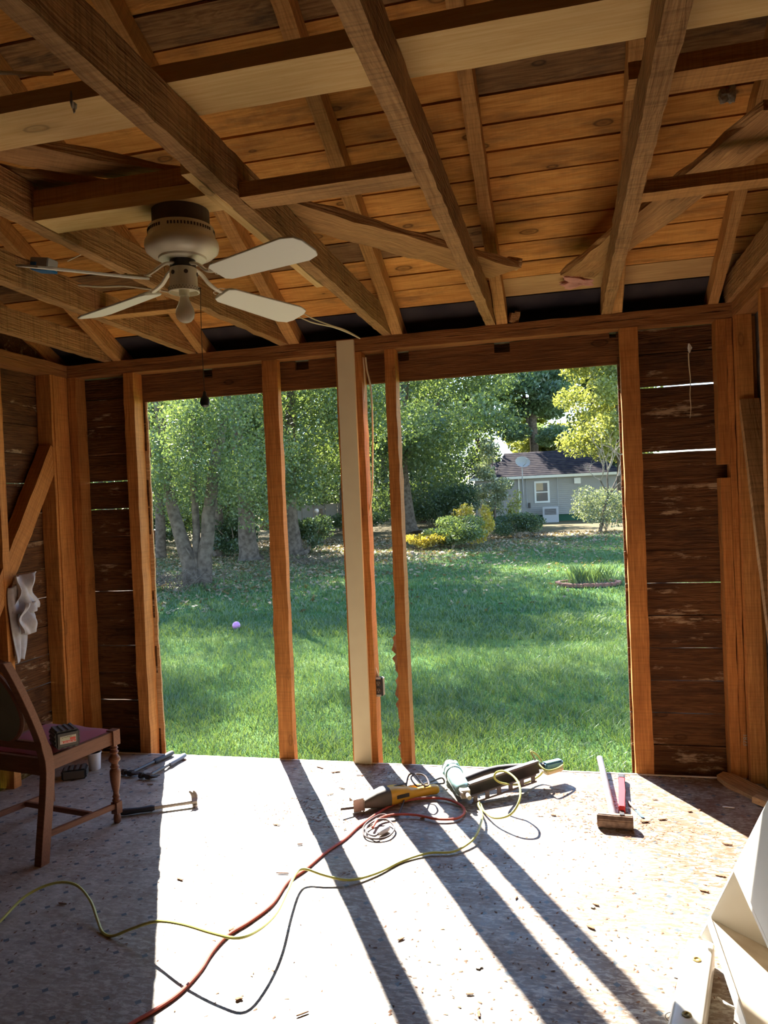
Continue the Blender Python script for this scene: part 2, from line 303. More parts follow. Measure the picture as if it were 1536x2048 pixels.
class MB:
    def __init__(s): s.bm = bmesh.new()
    def box(s, c, d, rot=None, taper=None):
        r = bmesh.ops.create_cube(s.bm, size=1)['verts']
        Mx = Matrix.Translation(c) @ ((rot if isinstance(rot, Matrix) else Euler(rot).to_matrix()).to_4x4() if rot is not None else Matrix.Identity(4))
        for v in r:
            p = Vector((v.co.x*d[0], v.co.y*d[1], v.co.z*d[2]))
            if taper and v.co.z > 0: p.x *= taper; p.y *= taper
            v.co = Mx @ p
        return s
    def cyl(s, a, b, r1, r2=None, n=16, cap=True):
        a, b = Vector(a), Vector(b); r2 = r1 if r2 is None else r2
        q = (b-a).to_track_quat('Z', 'Y'); rings = []
        for p, r in ((a, r1), (b, r2)):
            rings.append([s.bm.verts.new(p + q @ Vector((r*math.cos(2*PI*i/n), r*math.sin(2*PI*i/n), 0))) for i in range(n)])
        for i in range(n): s.bm.faces.new((rings[0][i], rings[0][(i+1) % n], rings[1][(i+1) % n], rings[1][i]))
        if cap: s.bm.faces.new(rings[0][::-1]); s.bm.faces.new(rings[1])
        return s
    def lathe(s, prof, n=24, M4=None):
        M4 = M4 or Matrix.Identity(4); rings = []
        for r, z in prof:
            rings.append([s.bm.verts.new(M4 @ Vector((max(r, 1e-4)*math.cos(2*PI*i/n), max(r, 1e-4)*math.sin(2*PI*i/n), z))) for i in range(n)])
        for k in range(len(rings)-1):
            for i in range(n): s.bm.faces.new((rings[k][i], rings[k][(i+1) % n], rings[k+1][(i+1) % n], rings[k+1][i]))
        s.bm.faces.new(rings[0][::-1]); s.bm.faces.new(rings[-1]); return s
    def tube(s, pts, r, n=8, flat=1.):
        pts = [Vector(p) for p in pts]; rs = r if hasattr(r, '__len__') else [r]*len(pts); rings = []
        up = Vector((0, 0, 1)); prev = None
        for i, p in enumerate(pts):
            t = (pts[min(i+1, len(pts)-1)] - pts[max(i-1, 0)]).normalized()
            if prev is None:
                x = t.cross(up) if abs(t.z) < .95 else t.cross(Vector((1, 0, 0)))
            else: x = prev - t*prev.dot(t)
            x.normalize(); prev = x; y = t.cross(x)
            rings.append([s.bm.verts.new(p + (x*math.cos(2*PI*k/n) + y*math.sin(2*PI*k/n)*flat)*rs[i]) for k in range(n)])
        for i in range(len(rings)-1):
            for k in range(n): s.bm.faces.new((rings[i][k], rings[i][(k+1) % n], rings[i+1][(k+1) % n], rings[i+1][k]))
        s.bm.faces.new(rings[0][::-1]); s.bm.faces.new(rings[-1]); return s
    def prism(s, out, t, M4=None):
        """outline in local XY extruded along local Z from 0 to t"""
        M4 = M4 or Matrix.Identity(4)
        a = [s.bm.verts.new(M4 @ Vector((x, y, 0))) for x, y in out]; b = [s.bm.verts.new(M4 @ Vector((x, y, t))) for x, y in out]
        n = len(out)
        s.bm.faces.new(a[::-1]); s.bm.faces.new(b)
        for i in range(n): s.bm.faces.new((a[i], a[(i+1) % n], b[(i+1) % n], b[i]))
        return s
    def quad(s, pts):
        s.bm.faces.new([s.bm.verts.new(Vector(p)) for p in pts]); return s
    def build(s, name, m, parent=None, bevel=0, smooth=False, loc=None):
        if bevel: bmesh.ops.bevel(s.bm, geom=list(s.bm.edges), offset=bevel, segments=2, affect='EDGES', clamp_overlap=True)
        bmesh.ops.recalc_face_normals(s.bm, faces=s.bm.faces)
        me = bpy.data.meshes.new(name); s.bm.to_mesh(me); s.bm.free(); me.materials.append(m)
        if smooth:
            me.polygons.foreach_set('use_smooth', [True]*len(me.polygons))
            try: me.set_sharp_from_angle(angle=R(40))
            except Exception: pass
        o = bpy.data.objects.new(name, me)
        if loc is not None:
            loc = Vector(loc); me.transform(Matrix.Translation(-loc)); o.location = loc
        return link(o, parent)

def frame(a, b, up=(0, 0, 1)):
    a, b = Vector(a), Vector(b); x = (b-a).normalized(); up = Vector(up)
    y = up.cross(x)
    if y.length < 1e-4: y = Vector((0, 1, 0)).cross(x)
    y.normalize(); z = x.cross(y)
    Mx = Matrix((x, y, z)).transposed().to_4x4(); Mx.translation = (a+b)/2
    return Mx, (b-a).length
def board(name, a, b, w, h, m, parent=None, up=(0, 0, 1), rough=0., seg=None, bow=0.):
    """a timber of width w (sideways) and height h (along up) on the centre line a -> b; grain along it"""
    Mx, Ln = frame(a, b, up); seg = seg or (max(1, int(Ln/.09)) if rough else 1)
    bm = bmesh.new(); rings = []
    for i in range(seg+1):
        x = -Ln/2 + Ln*i/seg; dy = bow*math.sin(PI*i/seg); ring = []
        for sy, sz in ((-1, -1), (1, -1), (1, 1), (-1, 1)):
            j = (lambda: random.gauss(0, rough)) if rough else (lambda: 0)
            ring.append(bm.verts.new((x, sy*w/2 + dy + j(), sz*h/2 + j())))
        rings.append(ring)
    for i in range(seg):
        for k in range(4): bm.faces.new((rings[i][k], rings[i][(k+1) % 4], rings[i+1][(k+1) % 4], rings[i+1][k]))
    bm.faces.new(rings[0]); bm.faces.new(rings[-1][::-1]); bmesh.ops.recalc_face_normals(bm, faces=bm.faces)
    if not rough and min(w, h) > .01:
        bmesh.ops.bevel(bm, geom=list(bm.edges), offset=.0012, segments=1, affect='EDGES')
    me = bpy.data.meshes.new(name); bm.to_mesh(me); bm.free(); me.materials.append(m)
    o = bpy.data.objects.new(name, me); link(o, parent); o.matrix_world = Mx
    if parent is not None: o.matrix_basis = Mx if parent.matrix_world == Matrix.Identity(4) else o.matrix_basis
    return o
def bx(name, x0, x1, y0, y1, z0, z1, m, parent=None, rough=0.):
    d = (x1-x0, y1-y0, z1-z0); c = ((x0+x1)/2, (y0+y1)/2, (z0+z1)/2); k = max(range(3), key=lambda i: d[i])
    if k == 0: return board(name, (x0, c[1], c[2]), (x1, c[1], c[2]), d[1], d[2], m, parent, (0, 0, 1), rough)
    if k == 1: return board(name, (c[0], y0, c[2]), (c[0], y1, c[2]), d[0], d[2], m, parent, (0, 0, 1), rough)
    return board(name, (c[0], c[1], z0), (c[0], c[1], z1), d[1], d[0], m, parent, (1, 0, 0), rough)
def smooth_path(pts, n=6):
    P = [Vector(p) for p in pts]; out = []
    for i in range(len(P)-1):
        p0, p1, p2, p3 = P[max(i-1, 0)], P[i], P[i+1], P[min(i+2, len(P)-1)]
        for k in range(n):
            t = k/n
            out.append(.5*((2*p1) + (p2-p0)*t + (2*p0-5*p1+4*p2-p3)*t*t + (3*p1-p0-3*p2+p3)*t**3))
    out.append(P[-1]); return out
def npmesh(name, verts, faces, m, parent=None, n=4):
    me = bpy.data.meshes.new(name); v = np.asarray(verts, np.float32); f = np.asarray(faces, np.int32)
    me.vertices.add(len(v)); me.vertices.foreach_set('co', v.ravel())
    me.loops.add(f.size); me.loops.foreach_set('vertex_index', f.ravel())
    me.polygons.add(len(f)); me.polygons.foreach_set('loop_start', np.arange(0, f.size, f.shape[1], dtype=np.int32))
    me.update(calc_edges=True); me.materials.append(m)
    return link(bpy.data.objects.new(name, me), parent)

# ================================================================= SETTING
D = 4.166; XL, XR = -3.02, .86; ZP = 2.44
# floor
fl_ = setting('floor')
tag(MB().box((-1.08, .08, -.03), (4.0, 8.17, .06)).build('vinyl_sheet', M['floor'], fl_), None)
fe = MB().box((-1.08, 4.158, -.0305), (3.86, .014, .066)).build('edge_strip', M['white'], fl_)
bx('sill_beam', -3.2, 1.0, 4.17, 4.30, -.40, -.05, M['plate'], fl_)
bx('floor_joist', -3.2, 1.0, 4.10, 4.16, -.30, -.065, M['plate'], fl_)

# back wall (the opened one, ahead)
wb = setting('wall_back')
bx('top_plate', XL-.1, XR+.1, D, D+.10, 2.362, 2.400, M['plate'], wb, rough=.0012)
bx('top_plate', XL-.1, XR+.1, D-.002, D+.10, 2.402, 2.440, M['plate'], wb, rough=.0015)
SB = -.05
def stud(x0, x1, y1=D+.1, z0=SB, z1=2.361, m='stud', name='stud', rough=.0015): return bx(name, x0, x1, D, y1, z0, z1, M[m], wb, rough)
stud(-3.02, -2.962); stud(-2.627, -2.556); stud(-1.707, -1.613, D+.055)
stud(-1.253, -1.205); stud(-1.150, -1.100)
stud(-.965, -.905)
stud(.310, .402, D+.055)
stud(.779, .827, z0=1.62); stud(.779, .827, z1=1.55); stud(.829, .858, D+.09)
cb = bx('stud', -1.237, -1.136, D-.024, D-.002, SB, 2.43, M['cream'], wb); cb['label'] = 'cream painted board nailed over the middle stud'
# siding boards seen from inside, left and right of the opening
pitch = .175
def siding_run(x0, x1, lights, zs0=-.05, zs1=2.36, y=D+.102, ph=0.):
    n = int((zs1-zs0)/pitch)+1; lit = dict(lights)
    for i in range(n):
        z0 = zs0 + i*pitch; z1 = min(z0+pitch, zs1); gap = lit.get(i, .0065)
        bx('siding_board', x0, x1, y+random.choice((0, .002, .004, .006)), y+.026, z0+gap, z1-.0005, M['siding'], wb, rough=.0009)
        if i not in lit and i: bx('batten', x0, x1, y+.040, y+.048, z0-.03, z0+.03, M['siding'], wb)
siding_run(-3.10, -2.545, {2: .005, 4: .0025, 6: .0035, 9: .0045, 10: .006}); siding_run(.30, XR+.12, {2: .003, 3: .003, 4: .0035, 6: .003, 10: .008, 12: .007})
bx('corner_post', -3.125, -3.024, 4.157, 4.268, SB, 2.361, M['stud'], wb); bx('corner_post', XR+.002, XR+.105, 4.157, 4.268, SB, 2.361, M['stud'], wb)
# splintered edge of the siding at the left jamb
mb = MB(); zs = np.linspace(-.05, 2.19, 60); out = [(-2.56, z) for z in zs[::-1]]
out = [(-2.538 + .004*abs(math.sin(z*9)) + random.uniform(0, .005) + (.016 if z < .9 else 0)*(.9-z), z) for z in zs] + out
mb.prism([(x, z) for x, z in out], .012, Matrix(((1, 0, 0, 0), (0, 0, 1, D+.105), (0, 1, 0, 0), (0, 0, 0, 1)))).build('splintered_edge', M['fresh'], wb)
# the header board with its square notches
nt_ = [(-2.14, -2.075), (-1.536, -1.451), (-.915, -.843), (-.355, -.268)]
top = [(-2.56, 2.36)]
for a, b in nt_: top += [(a, 2.36), (a, 2.306), (b, 2.306), (b, 2.36)]
top += [(.265, 2.36), (.265, 2.333), (.33, 2.333), (.33, 2.19), (-2.56, 2.19)]
c = Vector((-1.1, D+.102, 2.27))
o = MB().prism([(x-c.x, z-c.z) for x, z in top], .022, Matrix(((1, 0, 0, 0), (0, 0, 1, 0), (0, 1, 0, 0), (0, 0, 0, 1)))).build('header_board', M['header'], wb); o.location = c
bx('header_backing', -2.56, .33, D+.16, D+.18, 2.24, 2.45, M['siding'], wb)
# torn sheathing paper hanging on the narrow stud
for z0, z1, w in ((.50, .76, .045), (.22, .52, .035), (0., .22, .03)):
    zz = np.linspace(z0, z1, 12); L_ = [(-.965-w*(.35+.65*abs(math.sin(i*1.9)))*math.sin(PI*(i+.6)/12.5)**.6, z) for i, z in enumerate(zz)]
    MB().prism(L_ + [(-.955, z1), (-.955, z0)], .004, Matrix(((1, 0, 0, 0), (.15, 0, 1, D+.06+.15*.96), (0, 1, 0, 0), (0, 0, 0, 1)))).build('torn_paper', M['paper'], wb)
# eave outside the wall
ev = setting('trim_eave')
bx('fascia_board', -3.35, 1.25, 4.46, 4.485, 2.26, 2.46, M['greyboard'], ev)
bx('soffit_board', -3.35, 1.25, 4.28, 4.46, 2.365, 2.385, M['greyboard'], ev)

# left wall
wl = setting('wall_left')
bx('top_plate', XL-.10, XL, -4.0, D, 2.362, 2.400, M['plate'], wl, rough=.0012)
bx('top_plate', XL-.10, XL+.002, -4.0, D, 2.402, 2.440, M['plate'], wl, rough=.0015)
bx('stud', XL-.10, XL, 4.0, 4.155, SB, 2.361, M['stud'], wl, rough=.001)
bx('stud', XL-.016, XL+.006, 4.02, 4.045, 0, 2.361, M['stud'], wl, rough=.001)
for y in (3.56, 2.95, 2.34, 1.73, 1.12, .51, -.1, -.71, -1.32, -1.93, -2.54, -3.15, -3.8):
    bx('stud', XL-.10, XL, y-.026, y+.026, 0, 2.361, M['stud'], wl, rough=.001)
board('let_in_brace', (XL-.045, 4.03, 1.90), (XL-.045, 3.02, .32), .085, .11, M['stud'], wl, up=(0, .84, -.54), rough=.0015)
pl = .175
for i in range(14):
    z0 = -.05+i*pl; gap = .0035 if i in (2, 3, 4, 6, 10) else .0028
    for (ya, yb) in ((1.2, 4.28), (-4.1, 1.197)):
        bx('siding_board', XL-.125, XL-.105, ya, yb, z0+gap, min(z0+pl, 2.38)-.0005, M['siding'], wl, rough=.0008 if ya > 1 else 0)
    if gap < .003 and i: bx('batten', XL-.14, XL-.129, -4.1, 4.28, z0-.02, z0+.02, M['siding'], wl)

# right wall
wr = setting('wall_right')
bx('top_plate', XR, XR+.10, -4.0, D, 2.362, 2.400, M['plate'], wr, rough=.0012)
bx('top_plate', XR-.002, XR+.10, -4.0, D, 2.402, 2.440, M['plate'], wr, rough=.0015)
bx('stud', XR, XR+.075, 4.10, 4.155, SB, 2.361, M['stud'], wr, rough=.001)
for y in (3.62, 3.01, 2.40, 1.79, 1.18, .57, -.04, -.65, -1.26, -1.87, -2.48, -3.1, -3.8):
    bx('stud', XR, XR+.10, y-.026, y+.026, 0, 2.361, M['stud'], wr, rough=.001)
board('let_in_brace', (XR+.05, 4.10, 1.93), (XR+.05, 3.40, .05), .09, .045, M['joist'], wr, up=(0, -.93, .36), rough=.001)
for i in range(14):
    z0 = -.05+i*pl
    for (ya, yb) in ((1.4, 4.28), (-4.1, 1.397)):
        bx('siding_board', XR+.105, XR+.125, ya, yb, z0+.001, min(z0+pl, 2.38)-.0005, M['greyboard'], wr)
    if i: bx('batten', XR+.128, XR+.138, -4.1, 4.28, z0-.02, z0+.02, M['siding'], wr)

# wall behind the camera, closed
wf = setting('wall_front')
for x0, x1, z0, z1 in ((XL-.1, XR+.1, 0, 2.44), (XL-.1, XR+.1, 2.44, 2.9)):
    MB().box(((x0+x1)/2, -4.05, (z0+z1)/2), (x1-x0, .1, z1-z0)).build('wall_panel', M['cream'], wf)

# ceiling: joists, rafters, roof boards, blocking
ce = setting('ceiling')
JH = .125
def joist(x0, x1, y0=-4.0, y1=D+.12, m='joist', bow=0.):
    return board('joist', ((x0+x1)/2, y0, ZP+JH/2), ((x0+x1)/2, y1, ZP+JH/2), x1-x0, JH, M[m], ce, rough=.0013, bow=bow, seg=160)
joist(-.970, -.918); joist(-.386, -.335); joist(.222, .274)
joist(-1.66, -1.607, y1=2.9); 
board('joist', (-1.633, 2.9, ZP+JH/2), (-1.553, D+.12, ZP+JH/2), .052, JH, M['joist'], ce, rough=.0022)
joist(-2.175, -2.12); joist(-2.75, -2.70); joist(XR-.03, XR+.02)
SL = R(25); cs, sn = math.cos(SL), math.sin(SL)
def rp(x, s, n=0): return Vector((x, D - s*cs + n*sn*-0 , ZP + s*sn)) + Vector((0, sn, cs))*n   # s up the slope, n off the rafter underside
RIDGE = 4.45
def rafter(x, w=.052, s0=-.33, s1=RIDGE, h=.092, m='rafter'):
    return board('rafter', rp(x, s0, h/2), rp(x, s1, h/2), w, h, M[m], ce, up=(0, sn, cs), rough=.0014)
for x, w in ((-3.13, .05), (-2.66, .055), (-2.085, .055), (-1.50, .065), (-.885, .062), (-.300, .058), (.302, .052), (.775, .05), (1.0, .05)): rafter(x, w)
# roof boards with their true joints
gaps = [-.36, .10, .247, .361, .498, .638, .775, .911, 1.048, 1.182, 1.32]
while gaps[-1] < RIDGE+.1: gaps.append(gaps[-1]+.137)
for i in range(len(gaps)-1):
    s0, s1 = gaps[i], gaps[i+1]; g = random.choice((.008, .009, .010, .014)); 
    m_ = 'ply' if i in (1,) else 'deck'
    cuts = [-3.45, 1.3] if i % 3 == 0 else ([-3.45, -.30, 1.3] if i % 3 == 1 else [-3.45, -1.50, 1.3])
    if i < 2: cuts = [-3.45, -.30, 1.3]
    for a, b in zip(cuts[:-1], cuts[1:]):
        if i < 2: m_ = 'roof' if i == 0 else ('ply' if a > -1 else 'deck')  # lowest strip takes the near-black shingle colour to paint in the eave's shade
        dn = random.uniform(0, .0035)
        if i >= 2: m_ = 'deckd' if (i, a > -1) in ((10, True), (9, True), (13, False), (12, True), (4, False), (17, True)) else 'deck'
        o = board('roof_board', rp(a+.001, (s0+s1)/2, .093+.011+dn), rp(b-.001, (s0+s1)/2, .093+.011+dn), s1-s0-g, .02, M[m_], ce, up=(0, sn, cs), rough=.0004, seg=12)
# shingles' underlay over the boards closes the joints
def slope_panel(name, s0, s1, n, t, m):
    c = rp(-1.08, (s0+s1)/2, n); return board(name, rp(-3.45, (s0+s1)/2, n), rp(1.3, (s0+s1)/2, n), s1-s0, t, M[m], ce, up=(0, sn, cs))
slope_panel('roof_underlay', -.38, RIDGE+.15, .150, .012, 'roof')
# far slope of the roof, behind the camera
yr = D-(RIDGE+.1)*cs; zr = ZP+(RIDGE+.1)*sn+.1
MB().box((-1.08, (yr-4.2)/2, (zr+2.9)/2), (4.9, .03, math.hypot(yr+4.2, zr-2.9)), (math.atan2(-(yr+4.2), zr-2.9), 0, 0)).build('roof_slope', M['deck'], ce)
# gable ends above the side plates
for xg, nm in ((XL-.11, 'gable_panel'), (XR+.11, 'gable_panel')):
    MB().prism([(4.25, 2.44), (yr, zr), (-4.1, 2.9), (-4.1, 2.44)], .02, Matrix(((0, 0, 1, xg-.01), (1, 0, 0, 0), (0, 1, 0, 0), (0, 0, 0, 1)))).build(nm, M['siding'], ce)
# flat boards lying across the joists
zt = ZP+JH+.003
def flat(x0, x1, y0, y1, z=zt, t=.036, m='new', name='cross_board'): return bx(name, x0, x1, y0, y1, z, z+t, M[m], ce, rough=.0006)
flat(-2.9, 1.0, 1.715, 1.885, t=.045)
flat(.20, 1.0, 2.065, 2.175, t=.045, m='rafter').location.z += 0
flat(-2.9, .9, 1.20, 1.34, t=.045, m='rafter')
# blocking between joists, bottoms flush
def block(x0, x1, y0, y1, h=.045, m='rafter'): return bx('blocking', x0, x1, y0, y1, ZP+.001, ZP+h, M[m], ce, rough=.0007)
block(-.917, -.387, 2.125, 2.225, m='brace'); block(.275, .83, 2.525, 2.60, m='rafter')
block(-1.600, -.972, 2.082, 2.20, .045, 'new'); bx('blocking', -1.60, -.972, 2.085, 2.20, ZP+.047, ZP+.098, M['rafter'], ce, rough=.0007)
block(-2.118, -1.60, 3.195, 3.265, .045, 'rafter')
sx = board('joist', (-.990, 1.93, ZP+.045), (-.994, 3.12, ZP+.045), .030, .088, M['new'], ce, rough=.0008); sx['label'] = 'fresh pale strip sistered to an old joist'
# old slanting boards lying on the joists
def slant(a, b, w, t=.024, m='brace', z=zt+.013): return board('slant_board', (*a, z), (*b, z), w, t, M[m], ce, rough=.0035)
slant((-1.02, 2.50), (-.24, 3.66), .19, .028)
slant((.10, 3.86), (.665, 2.38), .175, .026)
slant((-1.64, 1.80), (-1.10, 2.32), .14, z=zt+.013); slant((-1.72, 2.02), (-1.22, 2.50), .16, z=zt+.013)
# broken stump of a board at the wall end
mbb = MB().box((0, 0, 0), (.13, .06, .03), (.1, .2, .25)).box((.04, .01, .018), (.07, .05, .012), (.1, .1, .5)).box((.05, -.02, -.01), (.06, .03, .02), (0, .3, .2))
mbb.build('splinter_block', M['fresh'], ce).location = (-.235, 3.62, 2.60)
MB().box((0, 0, 0), (.05, .035, .05), (.3, .2, .5)).box((.02, 0, .02), (.03, .02, .03), (.6, .2, .1)).build('splinter_block', M['brace'], ce).location = (-.235, 4.18, 2.47)

# ================================================================= THINGS INSIDE
# ---------- ceiling fan
def make_fan():
    cx, cy = -1.135, 2.165
    t = thing('ceiling_fan', 'cream ceiling fan with four white blades and one bare bulb', 'ceiling fan', (cx, cy, 2.195))
    def z(v): return v-2.195
    MB().lathe([(.098, z(2.388)), (.101, z(2.384)), (.102, z(2.358)), (.106, z(2.352)), (.112, z(2.343)), (.114, z(2.329)), (.110, z(2.314)), (.094, z(2.301)), (.074, z(2.295)), (.072, z(2.289)), (.045, z(2.287))], 48).build('motor_housing', M['fanw'], t, smooth=True)
    MB().cyl((0, 0, z(2.44)), (0, 0, z(2.386)), .088, n=28).build('mounting_collar', M['dust'], t)
    v = MB()
    for i in range(64):
        a = 2*PI*i/64
        if (i % 32) in (0, 1, 15, 16): continue
        v.box((.1015*math.cos(a), .1015*math.sin(a), z(2.372)), (.003, .005, .009), (0, 0, a))
    tag(v.build('vent_slots', M['dust'], t), kind='stuff')
    MB().lathe([(.030, z(2.290)), (.040, z(2.286)), (.040, z(2.262)), (.028, z(2.258)), (.018, z(2.256))], 24).build('hub', M['darksteel'], t, smooth=True)
    th0 = R(-22.7); zt_ = [2.217, 2.205, 2.206, 2.160]
    for k in range(4):
        a = th0+k*PI/2; ca, sa = math.cos(a), math.sin(a)
        pit = R(14); zz = zt_[k]; dz = (zz-2.222)/.513
        rad = Vector((ca, sa, dz)).normalized(); tr = Vector((sa, -ca, 0)); tr = (tr*math.cos(pit)+Vector((0, 0, 1))*math.sin(pit)); nrm = rad.cross(tr).normalized(); tr = nrm.cross(rad)
        B = Matrix((rad, tr, nrm)).transposed().to_4x4(); B.translation = Vector((0, 0, z(2.222)))
        ol = []
        r0, r1, w0, w1 = .155, .525, .046, .062
        ol = [(r0, -w0*.75), (r0+.02, -w0), (r1-.05, -w1), (r1-.012, -w1*.82), (r1, -w1*.45), (r1, w1*.45), (r1-.012, w1*.82), (r1-.05, w1), (r0+.02, w0), (r0, w0*.75)]
        bl = MB().prism(ol, .006, B).build('fan_blade', M['blade_w'], t, bevel=.001)
        # ornate iron: arm + leaf-shaped plate
        arm = MB()
        pts = [Vector((ca*.036, sa*.036, z(2.272))), Vector((ca*.07, sa*.07, z(2.262))), Vector((ca*.105, sa*.105, z(2.236))), B @ Vector((.14, 0, -.006)), B @ Vector((.165, 0, -.004))]
        arm.tube(smooth_path(pts, 5), .0085, 8, .6)
        sh = []
        for q in range(26):
            u = 2*PI*q/26; rr = .036*(1+.16*math.cos(3*u)); sh.append((.185+rr*1.05*math.cos(u), rr*1.0*math.sin(u)))
        arm.prism(sh, .0028, B @ Matrix.Translation((0, 0, -.0032)))
        br = arm.build('blade_iron', M['fanw'], t, smooth=True)
        sm = MB()
        for (u, v_) in ((.17, .02), (.17, -.02), (.212, 0)): sm.cyl(B @ Vector((u, v_, -.0065)), B @ Vector((u, v_, -.003)), .0042, n=10)
        tag(sm.build('screws', M['brass'], br), kind='stuff')
        hole = MB()
        for s_ in (-1, 1):
            pp = [B @ Vector((.163+.03*math.cos(u), s_*.013+.011*math.sin(u), -.0042)) for u in np.linspace(0, 2*PI, 15)]
            hole.tube(pp, .0012, 5)
        hole.build('scroll_relief', M['fanw'], br)
    lk = MB().lathe([(.040, z(2.262)), (.042, z(2.258)), (.043, z(2.205)), (.047, z(2.203)), (.048, z(2.188)), (.044, z(2.187)), (.043, z(2.20)), (.020, z(2.20))], 32).build('light_kit', M['fanw'], t, smooth=True)
    hs = MB()
    for a in (-1.9, -.9, .3): hs.cyl((.0405*math.cos(a), .0405*math.sin(a), z(2.243)), (.0445*math.cos(a), .0445*math.sin(a), z(2.243)), .0065, n=12)
    for i in range(30):
        for q in (0, 1):
            a = 2*PI*(i+.5*q)/30; hs.cyl((.045*math.cos(a), .045*math.sin(a), z(2.1925+.006*q)), (.0485*math.cos(a), .0485*math.sin(a), z(2.1925+.006*q)), .0014, n=6)
    tag(hs.build('perforations', M['dust'], lk), kind='stuff')
    MB().cyl((0, 0, z(2.20)), (0, 0, z(2.176)), .0165, .0155, 20).build('socket', M['fanw'], t, smooth=True)
    MB().lathe([(.0135, z(2.182)), (.0145, z(2.168)), (.020, z(2.152)), (.0275, z(2.136)), (.0295, z(2.122)), (.0265, z(2.108)), (.018, z(2.098)), (.008, z(2.094)), (.001, z(2.0935))], 28).build('bulb', M['bulb'], t, smooth=True)
    px, py = .046, .0; 
    ch = MB().tube([(.045, 0, z(2.194)), (.058, 0, z(2.196))], .0015, 6)
    ch.tube(smooth_path([(.056, 0, z(2.195)), (.052, .0, z(2.05)), (.053, 0, z(1.872))], 4), .0011, 6); cho = ch.build('pull_cord', M['dust'], t)
    MB().lathe([(.002, z(1.876)), (.005, z(1.872)), (.006, z(1.862)), (.013, z(1.853)), (.0155, z(1.842)), (.013, z(1.831)), (.006, z(1.826)), (.001, z(1.825))], 20, Matrix.Translation((.053, 0, 0))).build('pull_knob', M['black'], t, smooth=True)
    return t
make_fan()

